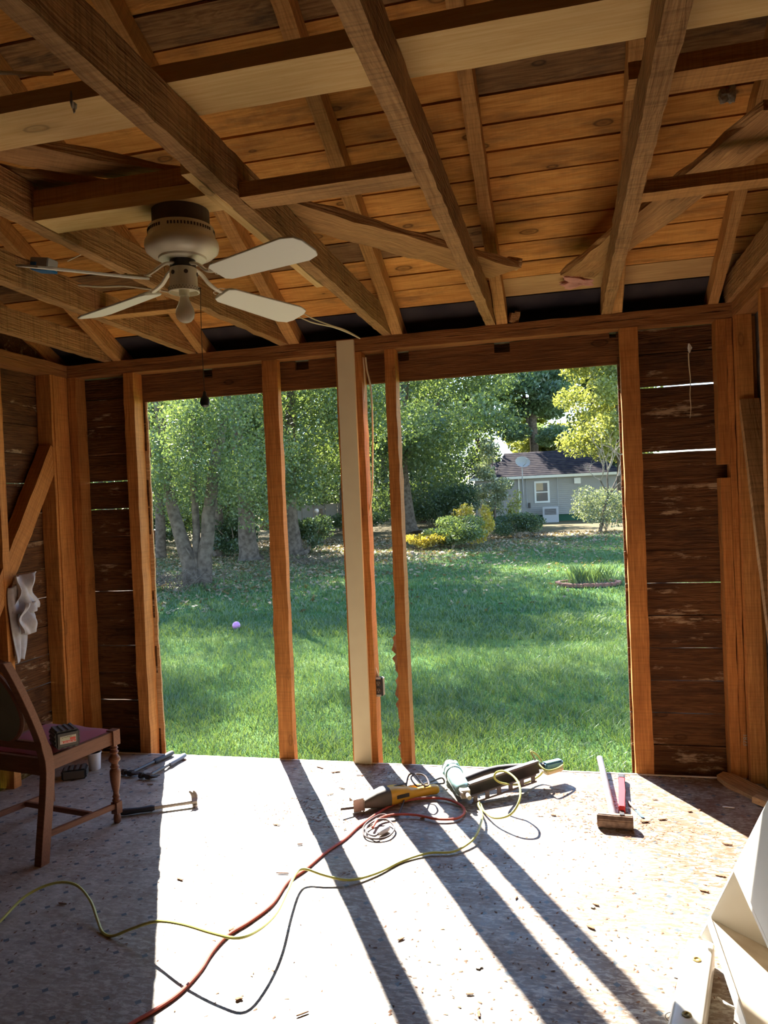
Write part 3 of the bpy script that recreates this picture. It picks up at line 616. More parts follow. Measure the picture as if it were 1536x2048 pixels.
# ---------- dining chair (local: +y is the front, origin on the floor at the middle)
def make_chair():
    fr, fl2, br_ = fl(235, 1645), fl(107, 1622), fl(90, 1725)
    c = Vector((-2.43, 3.03, 0))
    xa = Vector((.985, -.17, 0)).normalized(); ya = Vector((.17, .985, 0)).normalized()
    t = thing('dining_chair', 'old mahogany dining chair with faded red velvet seat and turned front legs', 'chair', c, (0, 0, math.atan2(xa.y, xa.x)))
    def loc(p): d = Vector(p)-c; return d.x*xa.x+d.y*xa.y, d.x*ya.x+d.y*ya.y
    fx, fy = loc(fr); bxx, by = loc(br_)
    hw, hb = fx, bxx    # half widths front and back
    wd = M['chairw']
    # turned front legs
    prof = [(.010, .0), (.016, .004), (.019, .02), (.0185, .035), (.012, .05), (.021, .056)]
    for s in (-1, 1):
        b = MB().lathe([(.011, 0), (.017, .006), (.0185, .022), (.016, .038), (.012, .047)], 18, Matrix.Translation((s*hw, fy, 0)))
        b.box((s*hw, fy, .075), (.036, .036, .056))
        b.lathe([(.014, .100), (.020, .112), (.014, .122), (.019, .130), (.014, .137), (.013, .150), (.018, .170), (.0235, .205), (.026, .240), (.025, .258), (.017, .268), (.023, .275), (.017, .282), (.016, .292), (.027, .305), (.028, .316), (.019, .330), (.014, .336), (.022, .348), (.014, .358), (.020, .366), (.015, .374), (.019, .384)], 20, Matrix.Translation((s*hw, fy, 0)))
        b.box((s*hw, fy, .418), (.044, .044, .072))
        b.build('front_leg', wd, t, smooth=True)
    # back legs run up into the back posts
    for s in (-1, 1):
        pts = [(s*(hb+.004), by-.020, 0), (s*hb, by+.004, .14), (s*hb, by+.028, .30), (s*hb, by+.036, .42), (s*(hb-.004), by+.016, .52), (s*(hb-.012), by-.03, .66), (s*(hb-.022), by-.085, .80), (s*(hb-.03), by-.130, .90)]
        b = MB(); pr = None; P_ = smooth_path(pts, 4); rings = []
        for i, p in enumerate(P_):
            w = .020; d = .024 if p.z < .5 else .019
            rings.append([b.bm.verts.new(p+Vector((sx_*w, sy_*d, 0))) for sx_, sy_ in ((-1, -1), (1, -1), (1, 1), (-1, 1))])
        for i in range(len(rings)-1):
            for k in range(4): b.bm.faces.new((rings[i][k], rings[i][(k+1) % 4], rings[i+1][(k+1) % 4], rings[i+1][k]))
        b.bm.faces.new(rings[0]); b.bm.faces.new(rings[-1]); b.build('back_leg', wd, t, bevel=.0015)
    # seat rails
    y0 = by+.036
    for s in (-1, 1):
        Mx, Ln = frame((s*hb, y0, .418), (s*hw, fy, .418)); MB().box((0, 0, 0), (Ln-.04, .024, .062)).build('side_rail', wd, t, bevel=.002).matrix_basis = Mx
    MB().box((0, fy, .418), (2*hw-.04, .024, .062)).build('front_rail', wd, t, bevel=.002)
    MB().box((0, y0, .405), (2*hb-.03, .024, .075)).build('back_rail', wd, t, bevel=.002)
    # drop-in seat: domed cushion
    b = MB(); N = 14; g = []
    for j in range(N+1):
        v = j/N; yy = y0+.012+(fy+.012-y0-.012)*v; hwid = (hb-.014)+(hw-hb)*v+.004; row = []
        for i in range(N+1):
            u = -1+2*i/N; e = (1-abs(u)**4)*(1-abs(2*v-1)**4)
            row.append(b.bm.verts.new((u*hwid, yy, .447+.032*e+.003*math.sin(7*u+9*v))))
        g.append(row)
    for j in range(N):
        for i in range(N): b.bm.faces.new((g[j][i], g[j][i+1], g[j+1][i+1], g[j+1][i]))
    lo = [b.bm.verts.new((v.co.x*1.0, v.co.y, .436)) for v in (g[0] + [r[-1] for r in g[1:]] + g[-1][-2::-1] + [r[0] for r in g[-2:0:-1]])]
    hi = g[0] + [r[-1] for r in g[1:]] + g[-1][-2::-1] + [r[0] for r in g[-2:0:-1]]
    for i in range(len(hi)): b.bm.faces.new((hi[i], hi[(i+1) % len(hi)], lo[(i+1) % len(hi)], lo[i]))
    b.bm.faces.new(lo); b.build('seat', M['seat'], t, smooth=True)
    # stretchers
    for s in (-1, 1): 
        Mx, Ln = frame((s*(hb), by+.006, .115), (s*hw, fy, .085)); MB().box((0, 0, 0), (Ln-.03, .018, .026)).build('side_stretcher', wd, t, bevel=.002).matrix_basis = Mx
    MB().box((0, (by+fy)/2+.06, .10), (hb+hw-.01, .018, .024)).build('cross_stretcher', wd, t, bevel=.002)
    # back: crest rail, lower rail, shield splat
    def by_z(z): return by + np.interp(z, [.42, .52, .66, .80, .90], [.036, .016, -.03, -.085, -.13])
    crest = MB(); 
    ol = [(-hb+.03, .855), (-hb+.03, .905), (-.12, .925), (0, .955), (.12, .925), (hb-.03, .905), (hb-.03, .855), (.10, .875), (0, .89), (-.10, .875)]
    Rm = Matrix.Translation((0, by_z(.88)+.010, .88)) @ Euler((R(90+22), 0, 0)).to_matrix().to_4x4()
    crest.prism([(x, z-.88) for x, z in ol], .022, Rm); crest.build('crest_rail', wd, t, bevel=.002)
    sh = [(0, .50)] + [(.155*math.sin(u)*(1-.28*math.cos(u)**3), .69-.19*math.cos(u)) for u in np.linspace(.12, PI-.1, 16)] + [(0, .875)]
    sh2 = sh + [(-x, z) for x, z in sh[-2:0:-1]]
    Rm = Matrix.Translation((0, by_z(.69)+.006, .69)) @ Euler((R(90+20), 0, 0)).to_matrix().to_4x4()
    MB().prism([(x, z-.69) for x, z in sh2], .020, Rm).build('splat_panel', M['seatback'], t, bevel=.003)
    loop = [Rm @ Vector((x, z-.69, .010)) for x, z in sh2+sh2[:1]]
    MB().tube(loop, .011, 8).build('splat_frame', wd, t, smooth=True)
    MB().box((0, by_z(.50)+.0, .500), (2*hb-.03, .020, .04), (R(8), 0, 0)).build('lower_back_rail', wd, t, bevel=.003)
    return t, c
chair, chair_c = make_chair()

def box_battery(name, label, loc, rot, d, with_label=True):
    t = thing(name, label, 'tool battery', loc, rot)
    w, dp, h = d
    MB().box((0, 0, h/2), (w, dp, h)).build('case', M['black'], t, bevel=.006)
    r = MB()
    for s in (-1, 1):
        for k in range(3): r.box((s*(w/2+.001), 0, h*(.25+.25*k)), (.006, dp*.9, h*.12))
        for k in range(4): r.box((-w*.36+w*.24*k, 0, h/2+s*(h/2+.0005)), (w*.13, dp*.92, .005))
    r.build('rubber_ribs', M['boot'], t, bevel=.001)
    MB().box((0, -dp/2-.0015, h/2), (w*.86, .004, h*.80)).build('end_face', M['boot'], t, bevel=.001)
    if with_label:
        yl = -dp/2-.0042
        lb = MB().box((0, yl, h/2), (w*.68, .0012, h*.46)).build('sticker', M['labelw'], t)
        MB().box((0, yl-.0008, h*.585), (w*.65, .0006, h*.25)).build('pale_print', M['label'], lb)
        rr_ = MB().box((w*.02, yl-.0008, h*.375), (w*.61, .0006, h*.13)).box((w*.20, yl-.0010, h*.53), (w*.24, .0006, h*.14))
        rr_.build('red_print', M['labelr'], lb)
        wl_ = MB()
        for k, (x, ww) in enumerate(((-.24, .05), (-.12, .12), (.05, .16), (.22, .08))): wl_.box((w*x, yl-.0014, h*.37), (w*ww, .0005, h*.035))
        wl_.cyl((-w*.255, yl-.0010, h*.37), (-w*.255, yl-.0018, h*.37), h*.045, n=12)
        wl_.build('white_print', M['labelw'], lb)
        kk = MB()
        for k in range(6): kk.box((-w*.23+w*.07*k, yl-.0014, h*.64+.002*(k % 2)), (w*.045, .0005, h*.03))
        kk.build('dark_print', M['dust'], lb)
    return t
p1 = X1 = at(129, 1497, 2, .470)
box_battery('tool_battery', 'black tool battery with a red and cream sticker, lying on the chair seat', (p1.x-.035, p1.y+.05, .472), (0, 0, R(50)), (.100, .12, .074))
p2 = fl(150, 1558); box_battery('tool_battery', 'dark tool battery without sticker on the floor behind the chair', (p2.x-.02, p2.y+.03, 0), (0, 0, R(28)), (.13, .10, .055), False)
p3 = fl(190, 1538); t = thing('plastic_cup', 'white plastic cup standing on the floor behind the chair', 'cup', p3)
MB().lathe([(.030, 0), (.032, .003), (.038, .098), (.040, .10), (.037, .10), (.031, .006), (.002, .005)], 28).build('cup_body', M['cup'], t, smooth=True)
MB().lathe([(.0395, .094), (.0415, .096), (.0415, .102), (.0385, .102), (.0385, .094)], 28).build('rim', M['cup'], t, smooth=True)

# ---------- hammers
def hammer(label, a, b, grip, headm, head_r=.015, claw=True, z=.018, head_up=0., hl=.13, flip=1):
    """a = head centre on the floor, b = end of the grip"""
    a, b = Vector(a), Vector(b); d = (b-a); Ln = d.length
    t = thing('hammer', label, 'hammer', (a.x, a.y, 0), (0, 0, math.atan2(d.y, d.x)))
    MB().tube([(0, 0, z), (Ln*.25, 0, z*.95), (Ln*.56, 0, z*.9)], [.0105, .0095, .010], 10).build('shaft', headm, t, smooth=True)
    MB().tube([(Ln*.54, 0, z*.9), (Ln*.58, 0, z*.9), (Ln*.75, 0, z*.85), (Ln*.94, 0, z*.9), (Ln, 0, z*.9)], [.0135, .018, .0155, .019, .015], 12, .85).build('grip', grip, t, smooth=True)
    h = MB(); up = Vector((0, math.cos(head_up), math.sin(head_up)))*flip
    fc = lambda k, dz=0: Vector((0, 0, z)) + up*k + Vector((0, 0, dz))
    h.box(fc(.0), (.026, .034, .026), (head_up*flip, 0, 0))
    h.cyl(fc(-.016), fc(-.040), .0125, .0105, 14); h.cyl(fc(-.040), fc(-.060), head_r, head_r, 16)
    if claw:
        for s in (-1, 1):
            pts = [fc(.010)+Vector((s*.004, 0, 0)), fc(.027)+Vector((s*.006, 0, 0)), fc(.042)+Vector((s*.008+.006, 0, 0)), fc(.054)+Vector((s*.010+.016, 0, 0))]
            h.tube(smooth_path(pts, 3), [.0125, .012, .0115, .011, .010, .009, .008, .007, .006, .004], 8, .7)
    h.build('hammer_head', headm, t, smooth=True); return t
h1, h2 = fl(262, 1553), fl(300, 1558)
hammer('black framing hammer lying partly in shade beside the left jamb', (h1.x, h1.y, 0), (fl(366, 1512).x-.07, fl(366, 1512).y, 0), M['blackr'], M['darksteel'], .017, z=.02, flip=-1)
hammer('blue grey gripped hammer whose handle end lies in the sun by the left jamb', (h2.x, h2.y-.01, 0), (fl(368, 1515).x+.01, fl(368, 1515).y-.01, 0), M['blueg'], M['darksteel'], .017, z=.02, flip=-1)
h3 = fl(390, 1612)
hammer('claw hammer with black grip pointing at the chair leg, steel head in sun', (h3.x, h3.y, 0), (fl(240, 1633).x, fl(240, 1633).y, 0), M['blackr'], M['steel'], .0155, z=.022, head_up=R(-62), flip=-1)

# ---------- reciprocating saw
def make_saw():
    a, b = fl(712, 1614), fl(850, 1580)
    a = fl(715, 1625); b = fl(862, 1590)
    d = b-a; Ln = d.length; ang = math.atan2(d.y, d.x)
    t = thing('reciprocating_saw', 'yellow reciprocating saw with grey rubber nose lying below the studs', 'power saw', (a.x, a.y, 0), (0, 0, ang))
    k = Ln/.42
    # yellow body: lofted ellipse sections along x
    def loft(secs, n=20):
        m_ = MB(); rings = []
        for x, y, z, ry, rz, e in secs:
            ring = []
            for i in range(n):
                u = 2*PI*i/n; cu, su = math.cos(u), math.sin(u)
                ring.append(m_.bm.verts.new((x, y+ry*math.copysign(abs(cu)**e, cu), z+rz*math.copysign(abs(su)**e, su))))
            rings.append(ring)
        for r0, r1 in zip(rings[:-1], rings[1:]):
            for i in range(n): m_.bm.faces.new((r0[i], r0[(i+1) % n], r1[(i+1) % n], r1[i]))
        m_.bm.faces.new(rings[0]); m_.bm.faces.new(rings[-1]); return m_
    loft([(.155*k, 0, .046, .045, .042, .7), (.20*k, 0, .047, .046, .044, .7), (.26*k, 0, .044, .040, .038, .7), (.30*k, .0, .036, .026, .026, .8), (.34*k, -.004, .032, .022, .022, .8), (.40*k, -.008, .032, .024, .024, .8), (.44*k, -.01, .030, .028, .024, .8), (.455*k, -.01, .030, .020, .018, .8)]).build('body', M['yellow'], t, smooth=True)
    MB().tube(smooth_path([(.27*k, .035, .040), (.31*k, .062, .036), (.38*k, .062, .034), (.435*k, .03, .032)], 4), .011, 8).build('handle_guard', M['yellow'], t, smooth=True)
    loft([(.035*k, 0, .034, .020, .020, .8), (.06*k, 0, .038, .030, .028, .8), (.10*k, 0, .044, .043, .040, .75), (.14*k, 0, .047, .049, .046, .7), (.170*k, 0, .047, .050, .047, .7), (.172*k, 0, .047, .044, .042, .7)]).build('rubber_nose', M['boot'], t, smooth=True)
    sh = MB().box((.008, 0, .034), (.055, .004, .062)).box((.008, .032, .062), (.055, .062, .004)).box((.034, .01, .032), (.004, .045, .058)).box((.008, .055, .05), (.05, .004, .022))
    for i in range(5): sh.box((-.012+.010*i, .032, .0655), (.004, .05, .002))
    sh.build('shoe', M['steel'], t, bevel=.001)
    MB().box((-.045, .0, .030), (.085, .0016, .012), (0, R(6), 0)).build('saw_blade', M['darksteel'], t)
    MB().box((.235*k, 0, .088), (.09, .012, .004)).box((.235*k, -.044, .047), (.07, .004, .018)).build('logo_plate', M['black'], t, bevel=.001)
    MB().box((.31*k, .022, .034), (.03, .02, .02)).build('trigger', M['black'], t, bevel=.004)
    # cord with plug, part of the tool
    inv = (Matrix.Translation((a.x, a.y, 0)) @ Euler((0, 0, ang)).to_matrix().to_4x4()).inverted()
    px = [(852, 1572, .03), (872, 1568, .03), (888, 1566, .02), (884, 1556, .04), (866, 1562, .045), (848, 1568, .06), (834, 1572, .085), (822, 1556, .095), (833, 1548, .10), (850, 1552, .095), (858, 1568, .085), (850, 1572, .09), (838, 1560, .105), (828, 1547, .11), (817, 1552, .09), (812, 1575, .06), (808, 1600, .02), (800, 1622, .006), (793, 1633, .006),
          (780, 1632, .012), (762, 1629, .014), (740, 1640, .012), (727, 1655, .006), (730, 1672, .006), (752, 1678, .006), (778, 1672, .008), (789, 1655, .012), (775, 1640, .016), (755, 1640, .016), (735, 1652, .012), (733, 1665, .008), (748, 1672, .012), (756, 1668, .016)]
    P_ = [inv @ Vector(fl(x, y, z+.004)) for x, y, z in px]
    MB().tube(smooth_path(P_, 5), .0042, 8).build('power_cord', M['greycord'], t, smooth=True)
    pa, pb = inv @ fl(756, 1668, .016), inv @ fl(776, 1656, .016)
    MB().tube([pa, pa.lerp(pb, .3), pa.lerp(pb, .8), pb], [.008, .013, .015, .012], 10).build('plug', M['cup'], t, smooth=True)
make_saw()

# ---------- framing nailer
def make_nailer():
    o = fl(925, 1596)
    t = thing('framing_nailer', 'pale teal framing nailer with long black magazine at the floor edge', 'nail gun', (o.x, o.y, 0))
    inv = Matrix.Translation((-o.x, -o.y, 0))
    cap = inv @ fl(903, 1540, .055); nose = inv @ fl(928, 1583, .055)
    ax = (nose-cap).normalized(); Ln = (nose-cap).length
    Mx = Matrix.Translation(cap) @ ax.to_track_quat('Z', 'Y').to_matrix().to_4x4()
    MB().lathe([(.010, -.030), (.036, -.028), (.046, -.018), (.049, 0), (.047, .012), (.049, .014), (.049, .03), (.046, .032), (.046, .055), (.048, .058), (.048, .075), (.043, .080), (.040, Ln-.03), (.034, Ln-.01), (.024, Ln)], 32, Mx).build('motor_body', M['teal'], t, smooth=True)
    rb = MB()
    for i in range(6):
        u = i*PI/3; rb.box(Mx @ Vector((.046*math.cos(u), .046*math.sin(u), .012)), (.016, .016, .05), Mx.to_3x3() @ Euler((0, 0, u)).to_matrix())
    rb.build('cap_ribs', M['teal'], t, bevel=.003)
    MB().lathe([(.040, -.034), (.047, -.030), (.047, -.022), (.040, -.020)], 28, Mx).build('rubber_cap_ring', M['darksteel'], t, smooth=True)
    nz = MB(); n2 = nose + ax*.07
    nz.box(Mx @ Vector((0, 0, Ln+.015)), (.045, .04, .05), Mx.to_3x3()); nz.cyl(Mx @ Vector((.005, 0, Ln+.03)), Mx @ Vector((.008, 0, Ln+.085)), .013, .011, 14)
    nz.cyl(Mx @ Vector((-.02, .01, Ln-.01)), Mx @ Vector((-.02, .01, Ln+.055)), .006, n=8)
    nz.build('nose_piece', M['steel'], t, bevel=.001)
    m0 = inv @ fl(938, 1584, .045); m1 = inv @ fl(1076, 1537, .085)
    def rail(name, p, q, w, h, m_, dz=0):
        Fx, L_ = frame(p+Vector((0, 0, dz)), q+Vector((0, 0, dz))); ob = MB().box((0, 0, 0), (L_, w, h)).build(name, m_, t, bevel=.002); ob.matrix_basis = Fx; return ob, Fx, L_
    rail('magazine', m0, m1, .022, .058, M['black'], .008)
    rail('magazine_top_rail', m0, m1, .030, .010, M['pipe'], .040)
    off = Vector((.02, -.055, -.02)); ob, Fx, L_ = rail('nail_rail', m0+off*.9, m1*.92+m0*.08+off, .004, .010, M['pipe'], .018); 
    rail('nail_rail', m0+off*1.05, m1*.92+m0*.08+off*1.1, .004, .010, M['pipe'], -.012)
    lad = MB()
    for i in range(6):
        q = (m0+off).lerp(m1*.92+m0*.08+off, (i+.3)/5.6); lad.box(q+Vector((0, 0, .003)), (.022, .006, .034), (0, 0, math.atan2(Fx.col[0].y, Fx.col[0].x)))
    tag(lad.build('rail_rungs', M['pipe'], t), kind='stuff')
    # handle from the body back to the magazine tail, blue overmould at its end
    hA = cap.lerp(nose, .55)+Vector((.03, .03, .0)); hB = inv @ fl(1088, 1532, .09); hC = inv @ fl(1122, 1524, .09)
    MB().tube(smooth_path([hA, hA.lerp(hB, .4)+Vector((0, .05, .01)), hB], 5), .021, 12, .8).build('handle', M['darksteel'], t, smooth=True)
    Fx, L_ = frame(hB, hC); ob = MB().box((0, 0, 0), (L_*1.05, .045, .035)).build('handle_end', M['bluep'], t, bevel=.008); ob.matrix_basis = Fx
    Fx2, L2 = frame(hB+Vector((0, -.01, -.03)), hC+Vector((.0, -.01, -.025))); ob = MB().box((0, 0, 0), (L2, .05, .022)).build('handle_foot', M['wire'], t, bevel=.006); ob.matrix_basis = Fx2
    MB().cyl(hA+Vector((.02, -.03, -.02)), hA+Vector((.06, -.045, -.022)), .01, n=12).build('trigger', M['steel'], t, smooth=True)
make_nailer()

# ---------- air hose and extension cord
def cord(name, label, cat, pts, r, m_, n=8, sub=5):
    P_ = smooth_path([fl(x, y, z) for x, y, z in pts], sub); o = Vector((P_[0].x, P_[0].y, 0))
    c_ = MB().tube([p-o for p in P_], r, n).build(name, m_, None, smooth=True); c_.location = o
    return tag(c_, label, cat)
z0 = .0058
hose = [(-30, 1868, z0), (0, 1843, .02), (50, 1793, .05), (105, 1767, .07), (150, 1769, .07), (180, 1800, .05), (195, 1840, .02), (205, 1864, z0), (225, 1872, .008), (262, 1858, .04), (312, 1843, .09), (365, 1849, .12), (430, 1868, .13), (478, 1876, .13), (520, 1858, .11), (553, 1826, .085), (575, 1782, .06), (592, 1747, .05), (610, 1738, .045), (650, 1751, .03), (700, 1760, .015), (755, 1746, .008), (805, 1722, z0), (857, 1706, .01), (907, 1703, .01), (945, 1680, .02), (960, 1652, .035), (964, 1628, .035), (957, 1610, .03),
        (960, 1606, .02), (968, 1622, .015), (990, 1636, .03), (1022, 1628, .07), (1040, 1596, .12), (1036, 1564, .15), (1014, 1544, .16), (994, 1544, .15), (989, 1556, .12), (1006, 1567, .08), (1045, 1568, .03), (1076, 1553, .03), (1088, 1536, .07), (1076, 1512, .13), (1062, 1503, .16), (1070, 1518, .13), (1090, 1540, .10), (1112, 1538, .09), (1126, 1530, .09)]
cord('air_hose', 'yellow green air hose looping across the floor to the nailer', 'hose', hose, .0052, M['yelhose'])
red = [(235, 2070, .006), (262, 2048, .006), (310, 2020, .006), (360, 1985, .006), (400, 1942, .006), (425, 1903, .007), (456, 1870, .007), (500, 1843, .006), (545, 1808, .006), (575, 1765, .006), (612, 1738, .006), (650, 1706, .006), (690, 1678, .006), (719, 1652, .006), (764, 1621, .008), (795, 1606, .01), (832, 1598, .012), (870, 1596, .013), (900, 1600, .013), (924, 1612, .012), (928, 1626, .012), (912, 1637, .012), (874, 1638, .014), (833, 1630, .014), (788, 1629, .02), (758, 1638, .018), (745, 1655, .018)]
cord('extension_cord', 'red extension cord curling from the saw toward the camera', 'cord', red, .0062, M['redcord'])

# ---------- sledgehammer, red bar, chisel
def make_sledge():
    a = fl(1231, 1656)
    t = thing('sledgehammer', 'rusty sledgehammer with long grey handle toward the grass', 'sledgehammer', (a.x, a.y, 0))
    hl, hr = .155, .034
    ang0 = R(-4)
    oc = [(hr*math.cos(2*PI*(i+.5)/8), hr*math.sin(2*PI*(i+.5)/8)) for i in range(8)]
    Mx = Euler((0, 0, ang0)).to_matrix().to_4x4() @ Matrix(((0, 0, 1, -hl/2), (1, 0, 0, 0), (0, 1, 0, .0315), (0, 0, 0, 1)))
    h = MB(); h.prism(oc, hl, Mx); h.build('sledge_head', M['rust'], t, bevel=.004)
    e = Vector((.13-a.x, 4.24-a.y, .052))
    MB().tube([(-.003, -.01, .032), (-.005, .05, .034), tuple(Vector((-.005, .05, .034)).lerp(e, .5)), tuple(e)], [.0155, .016, .0165, .017], 14, .85).build('handle', M['pipe'], t, smooth=True)
    MB().box((.03, 0, .0645), (.02, .02, .003)).build('eye_rim', M['darksteel'], t)
make_sledge()
p = fl(1244, 1628); q = fl(1243, 1560); d = q-p
t = thing('red_pry_bar', 'red flat pull bar lying beside the sledgehammer handle', 'pry bar', (p.x, p.y, 0), (0, 0, math.atan2(d.y, d.x)))
Ln = d.length
MB().prism([(0, -.015), (Ln*.45, -.017), (Ln*.86, -.016), (Ln*.86, .014), (Ln*.6, .014), (Ln*.5, .008), (Ln*.4, .014), (0, .015)], .035, Matrix.Translation((0, 0, .002))).build('bar', M['red'], t, bevel=.003)
MB().box((Ln*.92, -.001, .020), (Ln*.13, .034, .036)).build('end_cap', M['darksteel'], t, bevel=.005)
MB().box((-.02, .0, .012), (.05, .022, .010)).box((.02, 0, .012), (.02, .03, .018)).build('jaw', M['darksteel'], t, bevel=.002)
MB().cyl((Ln*.12, -.018, .02), (Ln*.12, .018, .02), .006, n=10).build('pivot', M['darksteel'], t)
p = fl(1257, 1607); q = fl(1287, 1637); d = q-p
t = thing('chisel', 'small steel chisel with pale blue blade right of the red bar', 'chisel', (p.x, p.y, 0), (0, 0, math.atan2(d.y, d.x)))
MB().tube([(0, 0, .008), (d.length*.4, 0, .008), (d.length*.5, 0, .006)], [.006, .0075, .004], 10).build('handle', M['steel'], t, smooth=True)
MB().prism([(d.length*.45, -.004), (d.length*.95, -.008), (d.length, -.003), (d.length, .003), (d.length*.95, .006), (d.length*.45, .004)], .003, Matrix.Translation((0, 0, .003))).build('blade', M['bluep'], t)

# ---------- white shelf unit leaning at the right wall
def make_shelf():
    al = math.atan2(.439, .210); e1 = Vector((math.cos(al), 0, math.sin(al))); e2 = Vector((math.sin(al), 0, -math.cos(al))); wy = Vector((0, -1, 0))
    t = thing('shelf_unit', 'white open shelf unit tipped back against the right wall', 'shelf unit', (.36, 2.50, 0))
    Mx = Matrix((e1, wy, e2)).transposed().to_4x4(); Mx.translation = Vector((0, 0, .104))   # local x up the unit, y width, z depth
    Ln, Wd, Dp, T = .68, .95, .235, .014
    def pc(name, x0, x1, y0, y1, z0_, z1_, m_):
        o = MB().box(((x0+x1)/2, (y0+y1)/2, (z0_+z1_)/2), (x1-x0, y1-y0, z1_-z0_)).build(name, m_, t, bevel=.001); o.matrix_basis = Mx; return o
    pc('side_panel', 0, Ln, 0, T, 0, Dp, M['white']); pc('side_panel', 0, Ln, Wd-T, Wd, 0, Dp, M['white'])
    pc('shelf', .055, .055+T, T, Wd-T, .001, Dp-.006, M['whitedirty']); pc('shelf', .236, .236+T*.7, T, Wd-T, .001, Dp-.006, M['white']); pc('shelf', .44, .44+T*.7, T, Wd-T, .001, Dp-.006, M['white'])
    pc('top_panel', Ln-T, Ln, T, Wd-T, 0, Dp, M['white'])
    pc('back_panel', .01, Ln-.001, .004, Wd-.004, Dp-.005, Dp-.001, M['whitedirty'])
    pc('door', .250, Ln-.004, T+.002, Wd-T-.002, -.004, .012, M['white'])
    pc('front_edging', .052, .074, T, Wd-T, -.004, .001, M['whitep'])
make_shelf()
a = fl(1402, 1880, .07); b = fl(1372, 2048, .07); d = (b-a)
t = thing('white_post', 'rounded white post with two brass screw holes lying below the shelf unit', 'post', (a.x, a.y, 0), (0, 0, math.atan2(d.y, d.x)))
ol = []
for cx_, cy_, s0_ in ((.026, .022, 0), (-.026, .022, 90), (-.026, -.022, 180), (.026, -.022, 270)):
    for u in (0, 30, 60, 90): ol.append((cx_+.016*math.cos(R(s0_+u)), cy_+.016*math.sin(R(s0_+u))))
bm_ = MB(); rings = []
for x, k in ((0, .70), (.008, .88), (.025, .97), (.05, 1.0), (.4, 1.06), (.9, 1.1)):
    rings.append([bm_.bm.verts.new((x, u*k, .042+v*k*.98)) for u, v in ol])
for r0, r1 in zip(rings[:-1], rings[1:]):
    for i in range(16): bm_.bm.faces.new((r0[i], r0[(i+1) % 16], r1[(i+1) % 16], r1[i]))
bm_.bm.faces.new(rings[0]); bm_.bm.faces.new(rings[-1]); bm_.build('post', M['whitep'], t, smooth=True)
for xx in (.13, .40):
    MB().lathe([(.013, 0), (.0125, .003), (.008, .0035), (.006, .001), (.001, 0)], 18, Matrix.Translation((xx, .0, .0795+.002*(xx > .2)))).build('screw_socket', M['brass'], t, smooth=True)
p = fl(1372, 1900); t = thing('metal_plate', 'small galvanised plate with a hole left of the white post', 'metal plate', (p.x, p.y, 0), (0, 0, R(75)))
pm = MB().box((-.07, 0, .002), (.19, .032, .002)).build('plate', M['galv'], t); MB().cyl((.0, 0, .003), (.0, 0, .0036), .006, n=12).build('hole', M['black'], t)
p = fl(1362, 1970); t = thing('wood_offcut', 'brown wood offcut under the white post by the metal plate', 'wood offcut', (p.x+.01, p.y, 0), (0, 0, R(70)))
MB().box((0, 0, .008), (.09, .035, .016)).build('block', M['chairw'], t, bevel=.001)
cord('thin_wire', 'thin wire loop on the floor left of the white post', 'wire', [(1352, 2048, .003), (1335, 2040, .004), (1331, 2030, .006), (1340, 2025, .006), (1354, 2028, .004), (1368, 2040, .003)], .0012, M['darksteel'], 6)
cord('white_cable', 'white cable end in the gap right of the white post', 'cable', [(1436, 1996, .02), (1450, 2006, .03), (1465, 2014, .03), (1482, 2018, .02)], .004, M['whitep'])

# ---------- wall cable, outlet box, wires above
t = thing('outlet_box', 'black electrical outlet box fixed to the right side of the cream stud', 'outlet', (-1.085, 4.20, .437))
MB().box((0, 0, 0), (.052, .04, .105)).build('box', M['black'], t, bevel=.003)
ob = MB().lathe([(.016, 0), (.016, .004), (.001, .0045)], 20, Matrix.Translation((0, -.020, .021)) @ Euler((R(90), 0, 0)).to_matrix().to_4x4()).lathe([(.016, 0), (.016, .004), (.001, .0045)], 20, Matrix.Translation((0, -.020, -.021)) @ Euler((R(90), 0, 0)).to_matrix().to_4x4()).build('socket', M['dust'], t, smooth=True)
s_ = MB()
for zc in (.021, -.021):
    for xx in (-.006, .006): s_.box((xx, -.0252, zc+.003), (.0018, .001, .008))
    s_.cyl((0, -.0246, zc-.008), (0, -.0256, zc-.008), .0025, n=8)
tag(s_.build('slots', M['steel'], ob), kind='stuff')
MB().box((0, -.021, .050), (.030, .003, .012)).box((0, -.021, -.050), (.030, .003, .012)).box((.028, -.004, 0), (.004, .03, .10)).build('mounting_ears', M['steel'], t, bevel=.001)
def wire3(name, label, pts, r=.0052, m_=None, group=None):
    P_ = smooth_path(pts, 6); o = Vector(P_[0]); c_ = MB().tube([p-o for p in P_], r, 7).build(name, m_ or M['wire'], None, smooth=True); c_.location = o
    return tag(c_, label, 'cable', group)
YW = 4.205
def wp(x, y, yy=YW): return at(x, y, 1, yy)
wire3('electrical_cable', 'cream cable running straight down beside the cream stud to the outlet box', [wp(726, 715), wp(729, 760), wp(727, 820), wp(729, 900), wp(731, 940), wp(735, 1000), wp(733, 1100), wp(741, 1180), wp(740, 1250), wp(743, 1310), wp(749, 1354)])
wire3('electrical_cable', 'cream cable bowing away to the right before reaching the outlet box', [wp(731, 715), wp(734, 740), wp(742, 780), wp(745, 850), wp(745, 930), wp(744, 985), wp(737, 1040), wp(734, 1110), wp(739, 1160), wp(742, 1230), wp(742, 1300), wp(757, 1354)])
MB().tube([wp(716, 728)-Vector(wp(716, 728)), wp(724, 733)-Vector(wp(716, 728))], .004)
ZW = 2.52
w_ = wire3('electrical_cable', 'upper of two thin cream wires reaching the plate from the fan blade', [at(600, 622, 1, 3.7), at(625, 637, 1, 3.75), at(660, 650, 1, 3.9), at(690, 660, 1, 4.0), at(718, 675, 1, 4.12)], .0035)
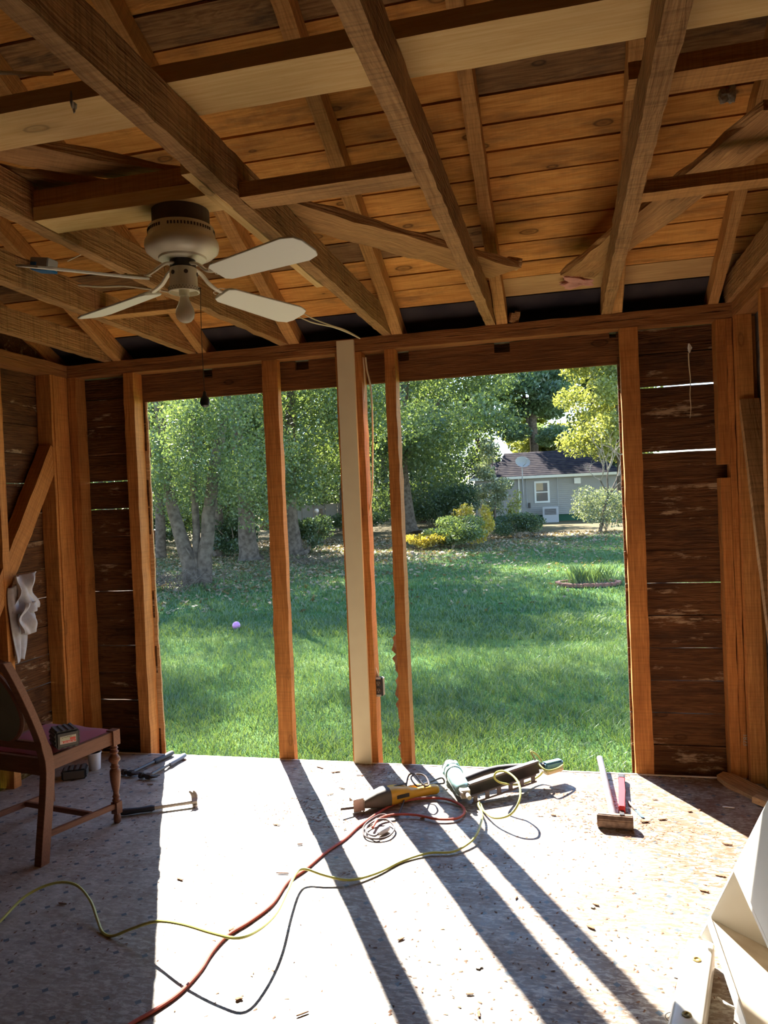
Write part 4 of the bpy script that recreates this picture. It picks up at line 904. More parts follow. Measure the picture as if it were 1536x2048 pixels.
wire3('electrical_cable', 'lower of two thin cream wires reaching the plate from the fan blade', [at(597, 633, 1, 3.7), at(625, 645, 1, 3.75), at(665, 654, 1, 3.9), at(695, 665, 1, 4.0), at(720, 677, 1, 4.12)], .0035)
wire3('electrical_cable', 'cream cable across the bay behind the left fan blades', [at(157, 570, 1, 2.9), at(205, 573, 1, 2.9), at(250, 572, 1, 2.9), at(300, 578, 1, 2.9), at(350, 585, 1, 2.92)], .005)
wire3('electrical_cable', 'pale cable crossing below the top left corner of the roof', [at(-20, 145, 2, 2.66), at(30, 146, 2, 2.66), at(70, 148, 2, 2.66), at(106, 147, 2, 2.66)], .005)
wire3('electrical_cable', 'short thin wire rising from the blue junction box', [at(135, 522, 1, 2.75), at(150, 515, 1, 2.75), at(168, 506, 1, 2.75)], .0025)
p = at(88, 535, 1, 2.73); t = thing('junction_box', 'blue and grey junction box beside a joist left of the fan', 'junction box', p, (0, 0, R(-5)))
MB().box((0, 0, .012), (.092, .06, .045), (0, R(10), 0)).build('grey_box', M['acgrey'], t, bevel=.003)
MB().box((.0, 0, -.013), (.086, .062, .010), (0, R(10), 0)).box((-.028, -.03, .004), (.03, .006, .03), (0, R(10), 0)).build('blue_rim', M['blues'], t, bevel=.002)

# ---------- towel hung on the left brace
def make_towel():
    t = thing('towel', 'crumpled grey towel hanging from the diagonal brace of the left wall', 'towel', (XL+.05, 3.66, 1.0))
    def sheet(name, y0, y1, z1, z0_, xo, seed, nx=22, nz=34, amp=.02):
        r = random.Random(seed); ph = [r.uniform(0, 6) for _ in range(5)]; b = MB(); g = []
        for j in range(nz+1):
            v = j/nz; row = []
            for i in range(nx+1):
                u = i/nx; pin = .75+.25*math.cos(v*5+ph[0])
                y = (y0+y1)/2 + (y1-y0)*(u-.5)*pin + .014*math.sin(v*5+ph[1])
                x = xo + .8*amp*math.sin(u*7+ph[2]+v*2) + .35*amp*math.sin(u*15+ph[3]-v*4) + .35*amp*math.sin(v*9+ph[4]+u*3)
                row.append(b.bm.verts.new((x, y, z1+(z0_-z1)*v+.008*math.sin(u*5+ph[1]))))
            g.append(row)
        for j in range(nz):
            for i in range(nx): b.bm.faces.new((g[j][i], g[j][i+1], g[j+1][i+1], g[j+1][i]))
        o = b.build(name, M['towel'], t, smooth=True); s = o.modifiers.new('thickness', 'SOLIDIFY'); s.thickness = .004
    sheet('towel_fold', -.12, .085, .18, -.03, .0, 3, amp=.028)
    sheet('towel_fold', -.11, .03, .02, -.15, .015, 9, amp=.024)
    sheet('towel_cloth', -.12, -.005, .12, -.30, -.03, 5, amp=.012)
make_towel()

# ---------- insulation and cobwebs on the roof boards
def rag(name, label, cat, c, r, m_, n=14, sq=.5, seed=1, rot=0):
    rr_ = random.Random(seed); b = bmesh.new(); bmesh.ops.create_icosphere(b, subdivisions=3, radius=1)
    for v in b.verts:
        k = 1+.35*math.sin(v.co.x*4+seed)+.25*math.sin(v.co.y*7+seed*2)+rr_.uniform(-.12, .12)
        v.co = Vector((v.co.x*r[0]*k, v.co.y*r[1]*k, v.co.z*r[2]*k))
    me = bpy.data.meshes.new(name); b.to_mesh(me); b.free(); me.materials.append(m_)
    o = link(bpy.data.objects.new(name, me)); o.location = c; o.rotation_euler = rot if rot else (0, 0, 0); return tag(o, label, cat)
def roofpt(px, py, n): # on the plane parallel to the roof, n off the rafter underside
    nn = Vector((0, sn, cs)); p0 = Vector((0, D, ZP))+nn*n; d = FW*F_+RR*(px-W_/2)-UU*(py-H_/2); return CAMP+d*(nn.dot(p0-CAMP)/nn.dot(d))
rag('insulation_scrap', 'scrap of pink insulation stuck to the roof boards left of a joist', 'insulation', roofpt(1155, 565, .085), (.10, .04, .012), M['pink'], seed=3, rot=(SL*-1, R(0), R(28)))
rag('dust_clump', 'grey lint clump hanging from roof boards at the upper right', 'dust clump', roofpt(1455, 190, .08), (.022, .018, .03), M['web'], seed=5)
rag('dust_clump', 'wisp of grey lint hanging by the big pale cross board at the upper left', 'dust clump', at(146, 200, 2, 2.575), (.008, .008, .024), M['web'], seed=7)
rag('plaster_drip', 'white plaster streak running down the siding right of the opening', 'plaster drip', at(1379, 696, 1, D+.096), (.012, .006, .018), M['whitep'], seed=2)
dr = MB(); P_ = [at(x, y, 1, D+.099) for x, y in ((1377, 706), (1378, 730), (1381, 760), (1380, 790), (1382, 815), (1380, 836))]; o0 = Vector(P_[0])
tag(dr.tube([p-o0 for p in smooth_path(P_, 3)], [.007*(1-.045*i) for i in range(16)], 6, .5).build('paint_drip', M['cream'], None), 'long thin dried drip below the white plaster blob', 'paint drip').location = o0
# chalk marks on the right corner stud
try:
    cu = bpy.data.curves.new('chalk_mark', 'FONT'); cu.body = '1823'; cu.size = .032; cu.extrude = .0003; cu.align_x = 'CENTER'
    co = bpy.data.objects.new('chalk_mark', cu); link(co, wr); cu.materials.append(M['web'])
    co.matrix_world = Matrix(((0, 0, -1, .8405), (0, -1, 0, D-.0), (1, 0, 0, 0), (0, 0, 0, 1)))
    co.location = (.843, D-.0035, .20); co.rotation_euler = (R(90), R(-90), 0)
except Exception as e: print('text', e)

# ---------- debris
gsp = 'splinters scattered on the floor'
def shard(px, py, ln, w, rot, m_='chip', lab='reddish brown wood splinter lying on the vinyl floor', grp=gsp):
    ln *= .8; w *= .7; p = fl(px, py); r = random.Random(int(px*7+py)); n = 5; ol = [(-ln/2, 0)] + [(-ln/2+ln*(i+1)/(n+1), w/2*r.uniform(.5, 1)) for i in range(n)] + [(ln/2, r.uniform(-.3, .3)*w)] + [(ln/2-ln*(i+1)/(n+1), -w/2*r.uniform(.5, 1)) for i in range(n)]
    o = MB().prism(ol, r.uniform(.002, .0045), Matrix.Translation((0, 0, .001)) @ Euler((R(r.uniform(-3, 3)), 0, 0)).to_matrix().to_4x4()).build('wood_splinter', M[m_], None)
    o.location = (p.x, p.y, .0015); o.rotation_euler = (0, 0, rot); return tag(o, lab, 'splinter', grp)
SPLAB = ['long splinter in the sunlit strip left of the first stud shadow, nearest the tools',
  'small splinter below the longest one left of the first stud shadow',
  'thin flat splinter beside the hump where hose and red cord meet',
  'pale wide splinter in the glare left of the red cord',
  'splinter inside the arch of the hose in the left shade',
  'upright red chip beside the crossing of hose and red cord',
  'red chip just below the hose shadow at the lower left',
  'needle thin splinter at the bottom edge between the cord and the first shadow',
  'short splinter in the sun between the first and second long shadows',
  'splinter at the bottom edge between the second and third shadows',
  'reddish splinter on the open sunlit floor right of the third shadow',
  'curled splinter below the white chip on the open sunlit floor',
  'wide splinter on the floor left of the white shelf unit',
  'splinter lying lower left of the wide one near the shelf unit',
  'splinter in the debris between the first stud shadow and the saw',
  'splinter leaning away from its neighbour in the debris left of the saw',
  'big splinter in the heap in front of the cream stud',
  'longest splinter at the floor edge between first stud and cream stud',
  'dark straight stick in the shadow of the cream stud',
  'small chip on the sunlit floor below the nailer shadow',
  'splinter just right of the sledgehammer head',
  'splinter further right of the sledgehammer head by the shade line',
  'small chip below the right jamb stud in the sun',
  'splinter alone on the bright floor below the white sliver',
  'chip right at the diagonal shade line below the right siding',
  'tiny chip inside the shade right of the diagonal line',
  'splinter below the paired hammers',
  'chip at the foot of the left jamb stud by the hammer grips',
  'small chip in the sun right of the hammer grips',
  'chip beside the coiled saw cord',
  'brown chip in the shadow inside the red cord loop', "thin chip in the third long shadow's sunny left side",
  'small chip in the second long shadow near the bottom']
SPL = ((553, 1651, .055, .012, -.2), (600, 1690, .03, .01, .3), (565, 1748, .07, .008, .05), (360, 1760, .05, .016, -.35), (125, 1809, .05, .012, -.1), (463, 1860, .03, .02, .9),
                           (478, 2000, .03, .02, .5), (605, 2030, .05, .006, .7), (802, 1880, .035, .012, .8), (958, 2030, .035, .015, 1.7), (1192, 1811, .03, .014, -.3), (1182, 1857, .04, .018, -.5), (1440, 1752, .05, .025, -.3), (1408, 1783, .045, .02, -.4),
                           (684, 1578, .05, .012, -.3), (660, 1590, .05, .014, .6), (672, 1545, .07, .02, .4), (640, 1536, .08, .014, -.5), (720, 1552, .05, .008, 0), (1107, 1632, .03, .014, 0), (1290, 1645, .05, .018, .2), (1325, 1640, .05, .016, .3), (1310, 1600, .03, .012, 0), (1455, 1690, .05, .014, -.25), (1380, 1624, .028, .016, .3), (1400, 1621, .02, .01, .1),
                           (300, 1570, .05, .012, 0), (365, 1521, .06, .02, .1), (430, 1535, .03, .008, .2), (690, 1660, .02, .012, .6), (845, 1638, .03, .016, .4), (1033, 1797, .03, .008, 1.3), (940, 1990, .03, .01, .2))
for (px, py, ln, w, a), lb_ in zip(SPL, SPLAB):
    shard(px, py, ln, w, a, lab=lb_)
shard(1457, 1616, .065, .016, -.15, 'whitep', 'white sliver in the shade at the right end of the floor', None)
shard(958, 1935, .035, .03, .9, 'whitep', 'curled white paint chip between the two long stud shadows', None)
shard(1185, 1815, .022, .03, .7, 'whitep', 'small white paint chip on the sunlit floor right of the shadows', None)
# heap of debris at the foot of the right corner
t = thing('rubble_board', 'dusty broken board lying in the right corner of the floor', 'broken board', (.80, 4.0, 0), (0, 0, R(-58)))
MB().prism([(-.14, -.03), (-.05, -.05), (.18, -.045), (.26, -.03), (.24, .03), (.1, .05), (-.1, .045), (-.15, .02)], .028, Matrix.Translation((0, 0, .004)) @ Euler((R(8), R(3), 0)).to_matrix().to_4x4()).build('board', M['brace'], t)
MB().box((.20, -.05, .02), (.12, .05, .03), (0, .1, .4)).build('fragment', M['fresh'], t, bevel=.002)
# the fine chips nobody could count
V, Fc = [], []
def chips(n, xr, yr, smin, smax, gate=None):
    for _ in range(n):
        x, y = random.uniform(*xr), random.uniform(*yr)
        if gate and not gate(x, y): continue
        L2, W2, a = random.uniform(smin, smax), random.uniform(.0012, .0035), random.gauss(.5, .8); ca, sa = math.cos(a), math.sin(a); b0 = len(V)
        z_ = random.uniform(.0008, .003)
        for u, v, w in ((-1, -.6, .0004), (1, -1, z_), (.8, 1, z_), (-.9, .9, .0004)): V.append((x+u*L2*ca-v*W2*sa, y+u*L2*sa+v*W2*ca, w))
        Fc.append((b0, b0+1, b0+2, b0+3))
chips(900, (-2.4, .85), (1.9, 4.14), .002, .008); chips(2600, (-1.6, .80), (3.3, 4.14), .003, .012, lambda x, y: math.sin(x*5+1)+math.sin(y*9+x*3) > .2); chips(500, (-.6, .8), (2.1, 3.4), .002, .008)
chips(350, (-3.0, -1.8), (2.0, 4.1), .003, .012)
sp_ = npmesh('wood_chips', V, Fc, M['chip']); tag(sp_, 'fine brown wood chips strewn over the vinyl floor', 'wood chips', None, 'stuff')

# ================================================================= OUTSIDE
gx, gy = np.linspace(-60, 45, 140), np.concatenate([np.linspace(-30, 4.0, 10), np.linspace(4.3, 30, 120), np.linspace(31, 110, 60)])
GX, GY = np.meshgrid(gx, gy); GZ = np.vectorize(ground)(GX, GY); GZ = np.where(GY < 4.2, -.45, GZ)
nx_, ny_ = len(gx), len(gy); idx = np.arange(nx_*ny_).reshape(ny_, nx_)
fc = np.stack([idx[:-1, :-1], idx[:-1, 1:], idx[1:, 1:], idx[1:, :-1]], -1).reshape(-1, 4)
g_ = npmesh('lawn', np.stack([GX, GY, GZ], -1).reshape(-1, 3), fc, M['lawn']); tag(g_, None, None, None, 'structure')
g_.data.polygons.foreach_set('use_smooth', [True]*len(g_.data.polygons))

# grass blades
def blades(name, n, ylo, yhi, h, w, m_='blade'):
    y = ylo*(yhi/ylo)**rng.random(n); 
    xc = -.02-.235*y*1.02; half = .50*y+.3; x = xc + (rng.random(n)*2-1)*half
    cl = np.sin(x*3.1+np.sin(y*2.3)*1.5)*np.cos(y*2.7+x)+np.sin(x*7+y*5)*.5
    hh = h*(.55+.6*rng.random(n))*(1+.35*np.clip(cl, -1, 1)); a = rng.random(n)*2*PI; ln = hh*(.3+.6*rng.random(n)); b = rng.random(n)*2*PI
    z = -.43+.0055*(y-4.3)+.03*np.sin(x*.7+1)*np.sin(y*.45)*np.clip((y-5)/5, 0, 1)
    c0 = np.stack([x, y, z-.005], -1); wv = np.stack([np.cos(a), np.sin(a), 0*a], -1)*(w*(.7+.6*rng.random(n)))[:, None]
    ld = np.stack([np.cos(b)*ln, np.sin(b)*ln, 0*a], -1)
    mid = c0+ld*.35+np.stack([0*a, 0*a, hh*.62], -1); tip = c0+ld+np.stack([0*a, 0*a, hh*.9], -1)
    v = np.stack([c0-wv, c0+wv, mid+wv*.7, mid-wv*.7, tip+wv*.12, tip-wv*.12], 1).reshape(-1, 3)
    i0 = np.arange(n)*6; f = np.concatenate([np.stack([i0, i0+1, i0+2, i0+3], -1), np.stack([i0+3, i0+2, i0+4, i0+5], -1)])
    o = npmesh(name, v, f, M[m_]); return tag(o, None, None, None, 'stuff')
tag(blades('grass', 110000, 4.6, 12., .085, .0032), 'short green lawn grass growing outside the opening', 'grass')
tag(blades('grass', 60000, 10., 30., .085, .010), 'sparser lawn grass toward the trees', 'grass')

def foliage(name, blobs, n, size, m_, parent, elong=1.):
    """blobs: (x, y, z, rx, ry, rz, weight) in the parent's frame"""
    B = np.array(blobs, float); wgt = B[:, 6]*(B[:, 3]*B[:, 4]*B[:, 5])**.67; k = rng.choice(len(B), n, p=wgt/wgt.sum())
    d = rng.normal(size=(n, 3)); d /= np.linalg.norm(d, axis=1)[:, None]; r = rng.random(n)**.45
    p = B[k, :3] + d*r[:, None]*B[k, 3:6]
    a = rng.normal(size=(n, 3)); a /= np.linalg.norm(a, axis=1)[:, None]; b = np.cross(a, rng.normal(size=(n, 3))); b /= np.linalg.norm(b, axis=1)[:, None]
    s = size*(.6+.8*rng.random(n))[:, None]; a = a*s*.5*elong; b = b*s*.3
    v = np.stack([p-a, p+b, p+a, p-b], 1).reshape(-1, 3); i0 = np.arange(n)*4
    o = npmesh(name, v, np.stack([i0, i0+1, i0+2, i0+3], -1), M[m_], parent); return tag(o, None, None, None, 'stuff')
def trunk(parent, pts, radii, name='trunk', m_='bark', n=10):
    P_ = smooth_path(pts, 4); rs = np.interp(np.linspace(0, len(pts)-1, len(P_)), range(len(pts)), radii)
    return MB().tube([p+Vector((random.gauss(0, .01), random.gauss(0, .01), 0)) for p in P_], [float(x) for x in rs], n).build(name, M[m_], parent, smooth=True)
def crown(h0, h1, rad, nb, seed, squash=1., dx=0, dy=0, w=1.):
    r = random.Random(seed); out = []
    for i in range(nb):
        z = r.uniform(h0, h1); f = math.sin(PI*min(1, max(.12, (z-h0+.25*(h1-h0))/(1.25*(h1-h0)))))**.6
        a = r.uniform(0, 2*PI); q = rad*f*r.uniform(.2, .95); s = rad*r.uniform(.26, .42)
        out.append((dx+q*math.cos(a), dy+q*math.sin(a), z, s, s, s*.7*squash, w))
    return out
def tree(name, label, x, y, pts, radii, blobs, n, size, m_='leaf', group=None, extra=None, cat='tree'):
    t = thing(name, label, cat, (x, y, ground(x, y)-.05), group=group)
    trunk(t, pts, radii)
    for e in (extra or []): trunk(t, e[0], e[1], name='branch')
    foliage('foliage', blobs, n, size, m_, t)
    return t
g = onground(385, 1170)
tree('oak_tree', 'near forked tree left of the first stud with three grey stems', g.x, g.y,
     [(0, 0, 0), (-.05, 0, .5), (-.28, 0, 1.3), (-.60, .2, 2.2), (-.75, .3, 3.4), (-1.0, .3, 5.5)], [.25, .20, .16, .14, .12, .06],
     crown(2.2, 8.6, 3.1, 40, 1, dx=-.8)+crown(1.6, 4.5, 2.2, 16, 2, dx=.8)+crown(4.8, 9.4, 2.7, 15, 41, dx=3.3, dy=0), 66000, .07, 'leaf',
     extra=[([(.10, 0, 0), (.08, .05, .6), (.12, .1, 1.4), (.10, .1, 2.6), (.2, .2, 5.)], [.12, .10, .09, .08, .05]),
            ([(.22, .1, 0), (.30, .1, .6), (.42, .1, 1.4), (.62, .1, 2.6), (.9, .3, 4.2), (1.5, .3, 6.5)], [.22, .18, .16, .14, .11, .05]),
            ([(-.3, 0, 1.3), (-.1, -.1, 1.0), (.2, -.25, .7)], [.03, .025, .01])])
g = onground(500, 1122)
tree('oak_tree', 'thick single trunk tree seen between the left jamb and first stud', g.x, g.y,
     [(0, 0, 0), (-.02, 0, .25), (-.06, 0, 1.2), (-.08, 0, 2.6), (-.3, 0, 5), (-.3, 0, 8)], [.50, .34, .28, .26, .20, .1],
     crown(2.6, 11., 3.4, 52, 3)+crown(1.9, 4, 2.2, 12, 4, dx=1.5, dy=-1)+crown(4.5, 11.5, 3., 12, 42, dx=3.4), 50000, .105, 'leaf')
g = onground(592, 1110)
tree('oak_tree', 'trunk with flared roots just right of the first stud', g.x, g.y,
     [(0, 0, 0), (-.08, 0, .3), (-.15, 0, 1.5), (-.1, 0, 3), (.2, 0, 7)], [.55, .33, .26, .24, .12],
     crown(3.0, 11.5, 3.6, 52, 5, dx=.9)+crown(4.5, 11, 3., 9, 43, dx=4.6, dy=1.5), 46000, .12, 'leaf')
g = onground(822, 1068)
tree('oak_tree', 'tall oak right of the narrow stud with a bare lower trunk', g.x, g.y,
     [(0, 0, 0), (-.1, 0, .4), (-.25, 0, 2.0), (-.35, 0, 4.2), (-.1, 0, 7.), (.4, 0, 11)], [.7, .42, .35, .31, .24, .12],
     crown(4.2, 14, 5.2, 60, 6, dx=.6)+crown(2.6, 7, 2.6, 14, 7, dx=2.6, dy=-1)+crown(3, 7.5, 2.8, 12, 17, dx=-3, dy=-1), 60000, .15, 'leaf',
     extra=[([(-.3, 0, 3.6), (.6, 0, 5.2), (1.8, 0, 6.6)], [.2, .14, .06]), ([(-.35, 0, 4.0), (-1.4, 0, 5.4), (-2.4, 0, 6.8)], [.18, .12, .05])])
# extra upright stems far left
for px, hh_, r_, lab in ((322, 7.5, .16, 'slender dark trunk at the left edge of the opening'), (437, 8., .17, 'slim grey trunk behind the forked tree')):
    g = at(px, 1105, 1, 25.); z_ = ground(g.x, g.y)
    tree('slim_tree', lab, g.x, g.y, [(0, 0, 0), (.05, 0, 3), (-.1, 0, 6), (0, 0, 9)], [r_*1.3, r_, r_*.9, .06], crown(2.2, 9.5, 2.4, 26, int(px), squash=1.2), 24000, .11, 'leaf')
# backdrop woods
k = 0
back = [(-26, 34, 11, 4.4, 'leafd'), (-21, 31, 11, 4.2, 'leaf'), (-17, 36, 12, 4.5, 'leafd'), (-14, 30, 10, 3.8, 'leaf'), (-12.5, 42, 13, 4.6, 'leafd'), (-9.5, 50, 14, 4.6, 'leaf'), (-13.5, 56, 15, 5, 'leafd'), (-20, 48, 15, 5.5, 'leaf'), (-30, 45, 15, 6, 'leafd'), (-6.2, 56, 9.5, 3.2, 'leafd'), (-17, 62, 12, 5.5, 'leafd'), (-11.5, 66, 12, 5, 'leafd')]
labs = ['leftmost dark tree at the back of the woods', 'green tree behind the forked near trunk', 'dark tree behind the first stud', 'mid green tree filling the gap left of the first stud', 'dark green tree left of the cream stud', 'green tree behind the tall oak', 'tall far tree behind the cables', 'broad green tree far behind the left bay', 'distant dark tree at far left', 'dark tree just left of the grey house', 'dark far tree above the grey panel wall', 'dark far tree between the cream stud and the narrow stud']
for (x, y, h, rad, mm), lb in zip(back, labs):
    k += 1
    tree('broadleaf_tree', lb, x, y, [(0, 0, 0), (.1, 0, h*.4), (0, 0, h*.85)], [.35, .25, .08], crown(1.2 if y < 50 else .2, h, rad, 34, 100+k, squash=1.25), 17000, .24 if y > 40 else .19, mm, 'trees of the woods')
# pine behind the house
g = at(1072, 1040, 1, 56.)
pt = thing('pine_tree', 'tall pine rising behind the roof of the grey house', 'tree', (g.x, g.y, ground(g.x, g.y)))
trunk(pt, [(0, 0, 0), (.1, 0, 4), (.05, 0, 8), (.3, 0, 13), (.2, 0, 17)], [.36, .32, .28, .2, .08]); trunk(pt, [(-.1, 0, 6.), (-.5, 0, 8.5), (-.55, 0, 13)], [.16, .14, .08])
bl = []; r = random.Random(4)
for i in range(46):
    z = r.uniform(5.2, 16); a = r.uniform(0, 2*PI); L_ = r.uniform(1.4, 4.2)*(1-.25*(z-6)/10); trunk(pt, [(0, 0, z), (L_*.6*math.cos(a), L_*.6*math.sin(a), z+.15), (L_*math.cos(a), L_*math.sin(a), z+.35)], [.06, .045, .02], 'branch', n=6)
    for q in (.55, .8, 1.): bl.append((L_*q*math.cos(a), L_*q*math.sin(a), z+.25+r.uniform(-.2, .4), .95, .95, .6, 1))
foliage('needles', bl, 52000, .22, 'needle', pt, 1.6)
g = at(1225, 1040, 1, 41.)
tree('maple_tree', 'bright yellow green tree above the right side of the lawn', g.x+.4, g.y, [(0, 0, 0), (.1, 0, 3.), (0, 0, 8)], [.22, .18, .08], crown(3.6, 12.5, 3.3, 46, 31), 42000, .17, 'leafy')
for x, y, h, rad, lb in ((-1.8, 62, 8.5, 4., 'golden tree glimpsed left of the pine behind the roof'), (3.5, 60, 12, 5., 'yellow tree behind the right end of the house')):
    tree('autumn_tree', lb, x, y, [(0, 0, 0), (0, 0, 4)], [.3, .2], crown(2.5, h, rad, 26, int(h)), 20000, .28, 'leafy')
tree('dark_evergreen', 'dark evergreen right of the pine behind the roof', 2.2, 57, [(0, 0, 0), (0, 0, 9)], [.3, .1], crown(3, 10.5, 2.1, 24, 77, squash=1.4), 16000, .26, 'leafd')
# shrubs
def shrub(name, label, px, py, h, rad, n, size, mm, seed, stems=5, sx_=1., y=None, tw='twig'):
    g = onground(px, py); t = thing(name, label, 'shrub', g); r = random.Random(seed)
    for i in range(stems):
        a = r.uniform(0, 2*PI); L_ = rad*r.uniform(.3, .8); trunk(t, [(0, 0, 0), (L_*.4*math.cos(a), L_*.4*math.sin(a), h*.4), (L_*math.cos(a), L_*math.sin(a), h*r.uniform(.7, 1))], [.025, .018, .006], 'stem', tw, 6)
    bl = [(rad*sx_*r.uniform(-.7, .7), rad*r.uniform(-.7, .7), h*r.uniform(.25, .85), rad*.4, rad*.4, h*.22, 1) for i in range(16)]
    foliage('foliage', bl, n, size, mm, t); return t
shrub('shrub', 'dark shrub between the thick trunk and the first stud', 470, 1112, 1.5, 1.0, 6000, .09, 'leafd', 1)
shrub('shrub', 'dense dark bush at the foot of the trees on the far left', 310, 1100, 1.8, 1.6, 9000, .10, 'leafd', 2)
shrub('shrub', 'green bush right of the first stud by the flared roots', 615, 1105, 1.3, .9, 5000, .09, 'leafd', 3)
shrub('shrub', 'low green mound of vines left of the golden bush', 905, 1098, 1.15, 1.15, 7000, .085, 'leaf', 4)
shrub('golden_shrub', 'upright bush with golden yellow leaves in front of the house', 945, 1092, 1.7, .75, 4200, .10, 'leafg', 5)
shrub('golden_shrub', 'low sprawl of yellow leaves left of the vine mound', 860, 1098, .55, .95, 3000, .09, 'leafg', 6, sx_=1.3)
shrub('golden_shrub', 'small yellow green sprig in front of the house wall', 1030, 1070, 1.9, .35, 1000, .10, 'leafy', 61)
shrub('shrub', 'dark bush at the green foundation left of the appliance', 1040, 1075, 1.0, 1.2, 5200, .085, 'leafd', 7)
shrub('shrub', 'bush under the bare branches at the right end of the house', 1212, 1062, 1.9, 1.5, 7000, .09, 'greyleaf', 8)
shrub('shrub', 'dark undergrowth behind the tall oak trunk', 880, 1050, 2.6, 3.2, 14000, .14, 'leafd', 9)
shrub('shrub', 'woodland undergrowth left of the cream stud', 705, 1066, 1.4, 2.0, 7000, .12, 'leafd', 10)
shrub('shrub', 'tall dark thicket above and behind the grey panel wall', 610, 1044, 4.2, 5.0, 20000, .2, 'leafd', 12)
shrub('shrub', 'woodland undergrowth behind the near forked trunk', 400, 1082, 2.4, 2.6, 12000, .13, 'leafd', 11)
g = onground(990, 1065); t = thing('sapling', 'thin leafy sapling standing in front of the house wall', 'tree', g)
trunk(t, [(0, 0, 0), (.05, 0, 1.6), (0, 0, 3.6)], [.06, .045, .02]); foliage('foliage', crown(1.0, 4.2, 1.25, 22, 8, squash=.9), 6500, .11, 'greyleaf', t)
# bare brushy tree at the right end
g = onground(1200, 1064); t = thing('bare_tree', 'leafless dark branching tree at the right end of the house', 'tree', g); r = random.Random(11)
def grow(p, d, L_, rad, dep):
    q = p+d*L_; trunk(t, [p, p.lerp(q, .5)+Vector((r.uniform(-.06, .06), 0, r.uniform(-.05, .05))), q], [rad, rad*.8, rad*.55], 'branch', 'bark' if dep < 2 else 'twig', 5)
    if dep < 4:
        for _ in range(3 if dep else 4):
            e = (d+Vector((r.uniform(-.9, .9), r.uniform(-.6, .6), r.uniform(-.35, .5)))).normalized(); grow(q, e, L_*r.uniform(.55, .85), rad*.55, dep+1)
grow(Vector((0, 0, 0)), Vector((.25, 0, 1)).normalized(), 1.5, .085, 0)
# brush piles and low twigs
def brush(label, px, py, w, h, n, seed):
    g = onground(px, py); r = random.Random(seed); b = MB()
    for _ in range(n):
        a = r.uniform(0, PI); x, y = r.gauss(0, w*.4), r.gauss(0, w*.3); L_ = r.uniform(.2, .8)
        b.tube([(x, y, r.uniform(0, h*.5)), (x+L_*.5*math.cos(a), y+L_*.3*math.sin(a), r.uniform(.05, h)), (x+L_*math.cos(a), y+L_*.5*math.sin(a), r.uniform(0, h*.7))], [.010, .008, .004], 4)
    o = b.build('brush_pile', M['bark'], None); o.location = g; tag(o, label, 'brush', None, 'stuff')
brush('pile of bare twigs at the foot of the forked near tree', 335, 1180, 1.7, .5, 120, 1); brush('scatter of fallen twigs and leaves right of the first stud', 640, 1130, 1.9, .35, 70, 2); brush('fallen branches in front of the golden bush', 800, 1100, 2.2, .25, 50, 3)
# leaf litter
V, Fc = [], []
n = 26000; y_ = rng.uniform(12, 34, n); x_ = rng.uniform(-17, 3, n); keep = (-.09*x_+.055*y_+rng.normal(size=n)*.35) > 1.55; x_, y_ = x_[keep], y_[keep]; n = len(x_)
a_ = rng.random(n)*PI; s_ = .045+.03*rng.random(n); zc_ = np.array([ground(u, v) for u, v in zip(x_, y_)])+.03
da = np.stack([np.cos(a_)*s_, np.sin(a_)*s_, rng.normal(size=n)*.02], -1); db = np.stack([-np.sin(a_)*s_*.6, np.cos(a_)*s_*.6, rng.normal(size=n)*.02], -1); c_ = np.stack([x_, y_, zc_], -1)
i0 = np.arange(n)*4; M['litter'] = leafmat('dry_leaf', (.16, .10, .055), (.42, .31, .18), .2)
tag(npmesh('leaf_litter', np.stack([c_-da, c_+db, c_+da, c_-db], 1).reshape(-1, 3), np.stack([i0, i0+1, i0+2, i0+3], -1), M['litter']), 'dry brown leaves fallen below the trees', 'fallen leaves', None, 'stuff')

# ball
g = onground(473, 1259)
t = thing('ball', 'small pink ball on the lawn near the first stud', 'ball', (g.x, g.y, g.z+.06))
b = bmesh.new(); bmesh.ops.create_uvsphere(b, u_segments=24, v_segments=16, radius=.062); me = bpy.data.meshes.new('ball_shell'); b.to_mesh(me); b.free(); me.materials.append(M['ball']); me.polygons.foreach_set('use_smooth', [True]*len(me.polygons)); link(bpy.data.objects.new('ball_shell', me), t)
MB().tube([(.0635*math.cos(u), .0635*math.sin(u)*.3, .0635*math.sin(u)*.954) for u in np.linspace(0, 2*PI, 25)], .0016, 5).build('seam', M['whitep'], t)

# brick-edged bed with tall grass
a, b = onground(1118, 1178), onground(1236, 1171); c = (a+b)/2+Vector((0, .35, 0)); ra = (b-a).length/2
t = thing('brick_bed', 'small round bed edged with red bricks on the lawn', 'flower bed', (c.x, c.y, ground(c.x, c.y)))
n = 20; bm0 = None
for i in range(n):
    u = 2*PI*i/n; r_ = random.Random(i)
    if bm0 is None:
        o = MB().box((0, 0, .03), (.19, .09, .065)).build('brick', M['brick'], t, bevel=.005); bm0 = o.data
    else: o = link(bpy.data.objects.new('brick', bm0), t)
    o.location = (ra*math.cos(u), ra*.72*math.sin(u), r_.uniform(0, .012)); o.rotation_euler = (r_.uniform(-.05, .05), 0, u+PI/2+r_.uniform(-.1, .1))
MB().lathe([(ra*.9, 0), (ra*.85, .04), (.01, .07)], 24, Matrix.Scale(.72, 4, (0, 1, 0))).build('soil', M['dirt'], t)
V = []; r_ = random.Random(2); b = MB()
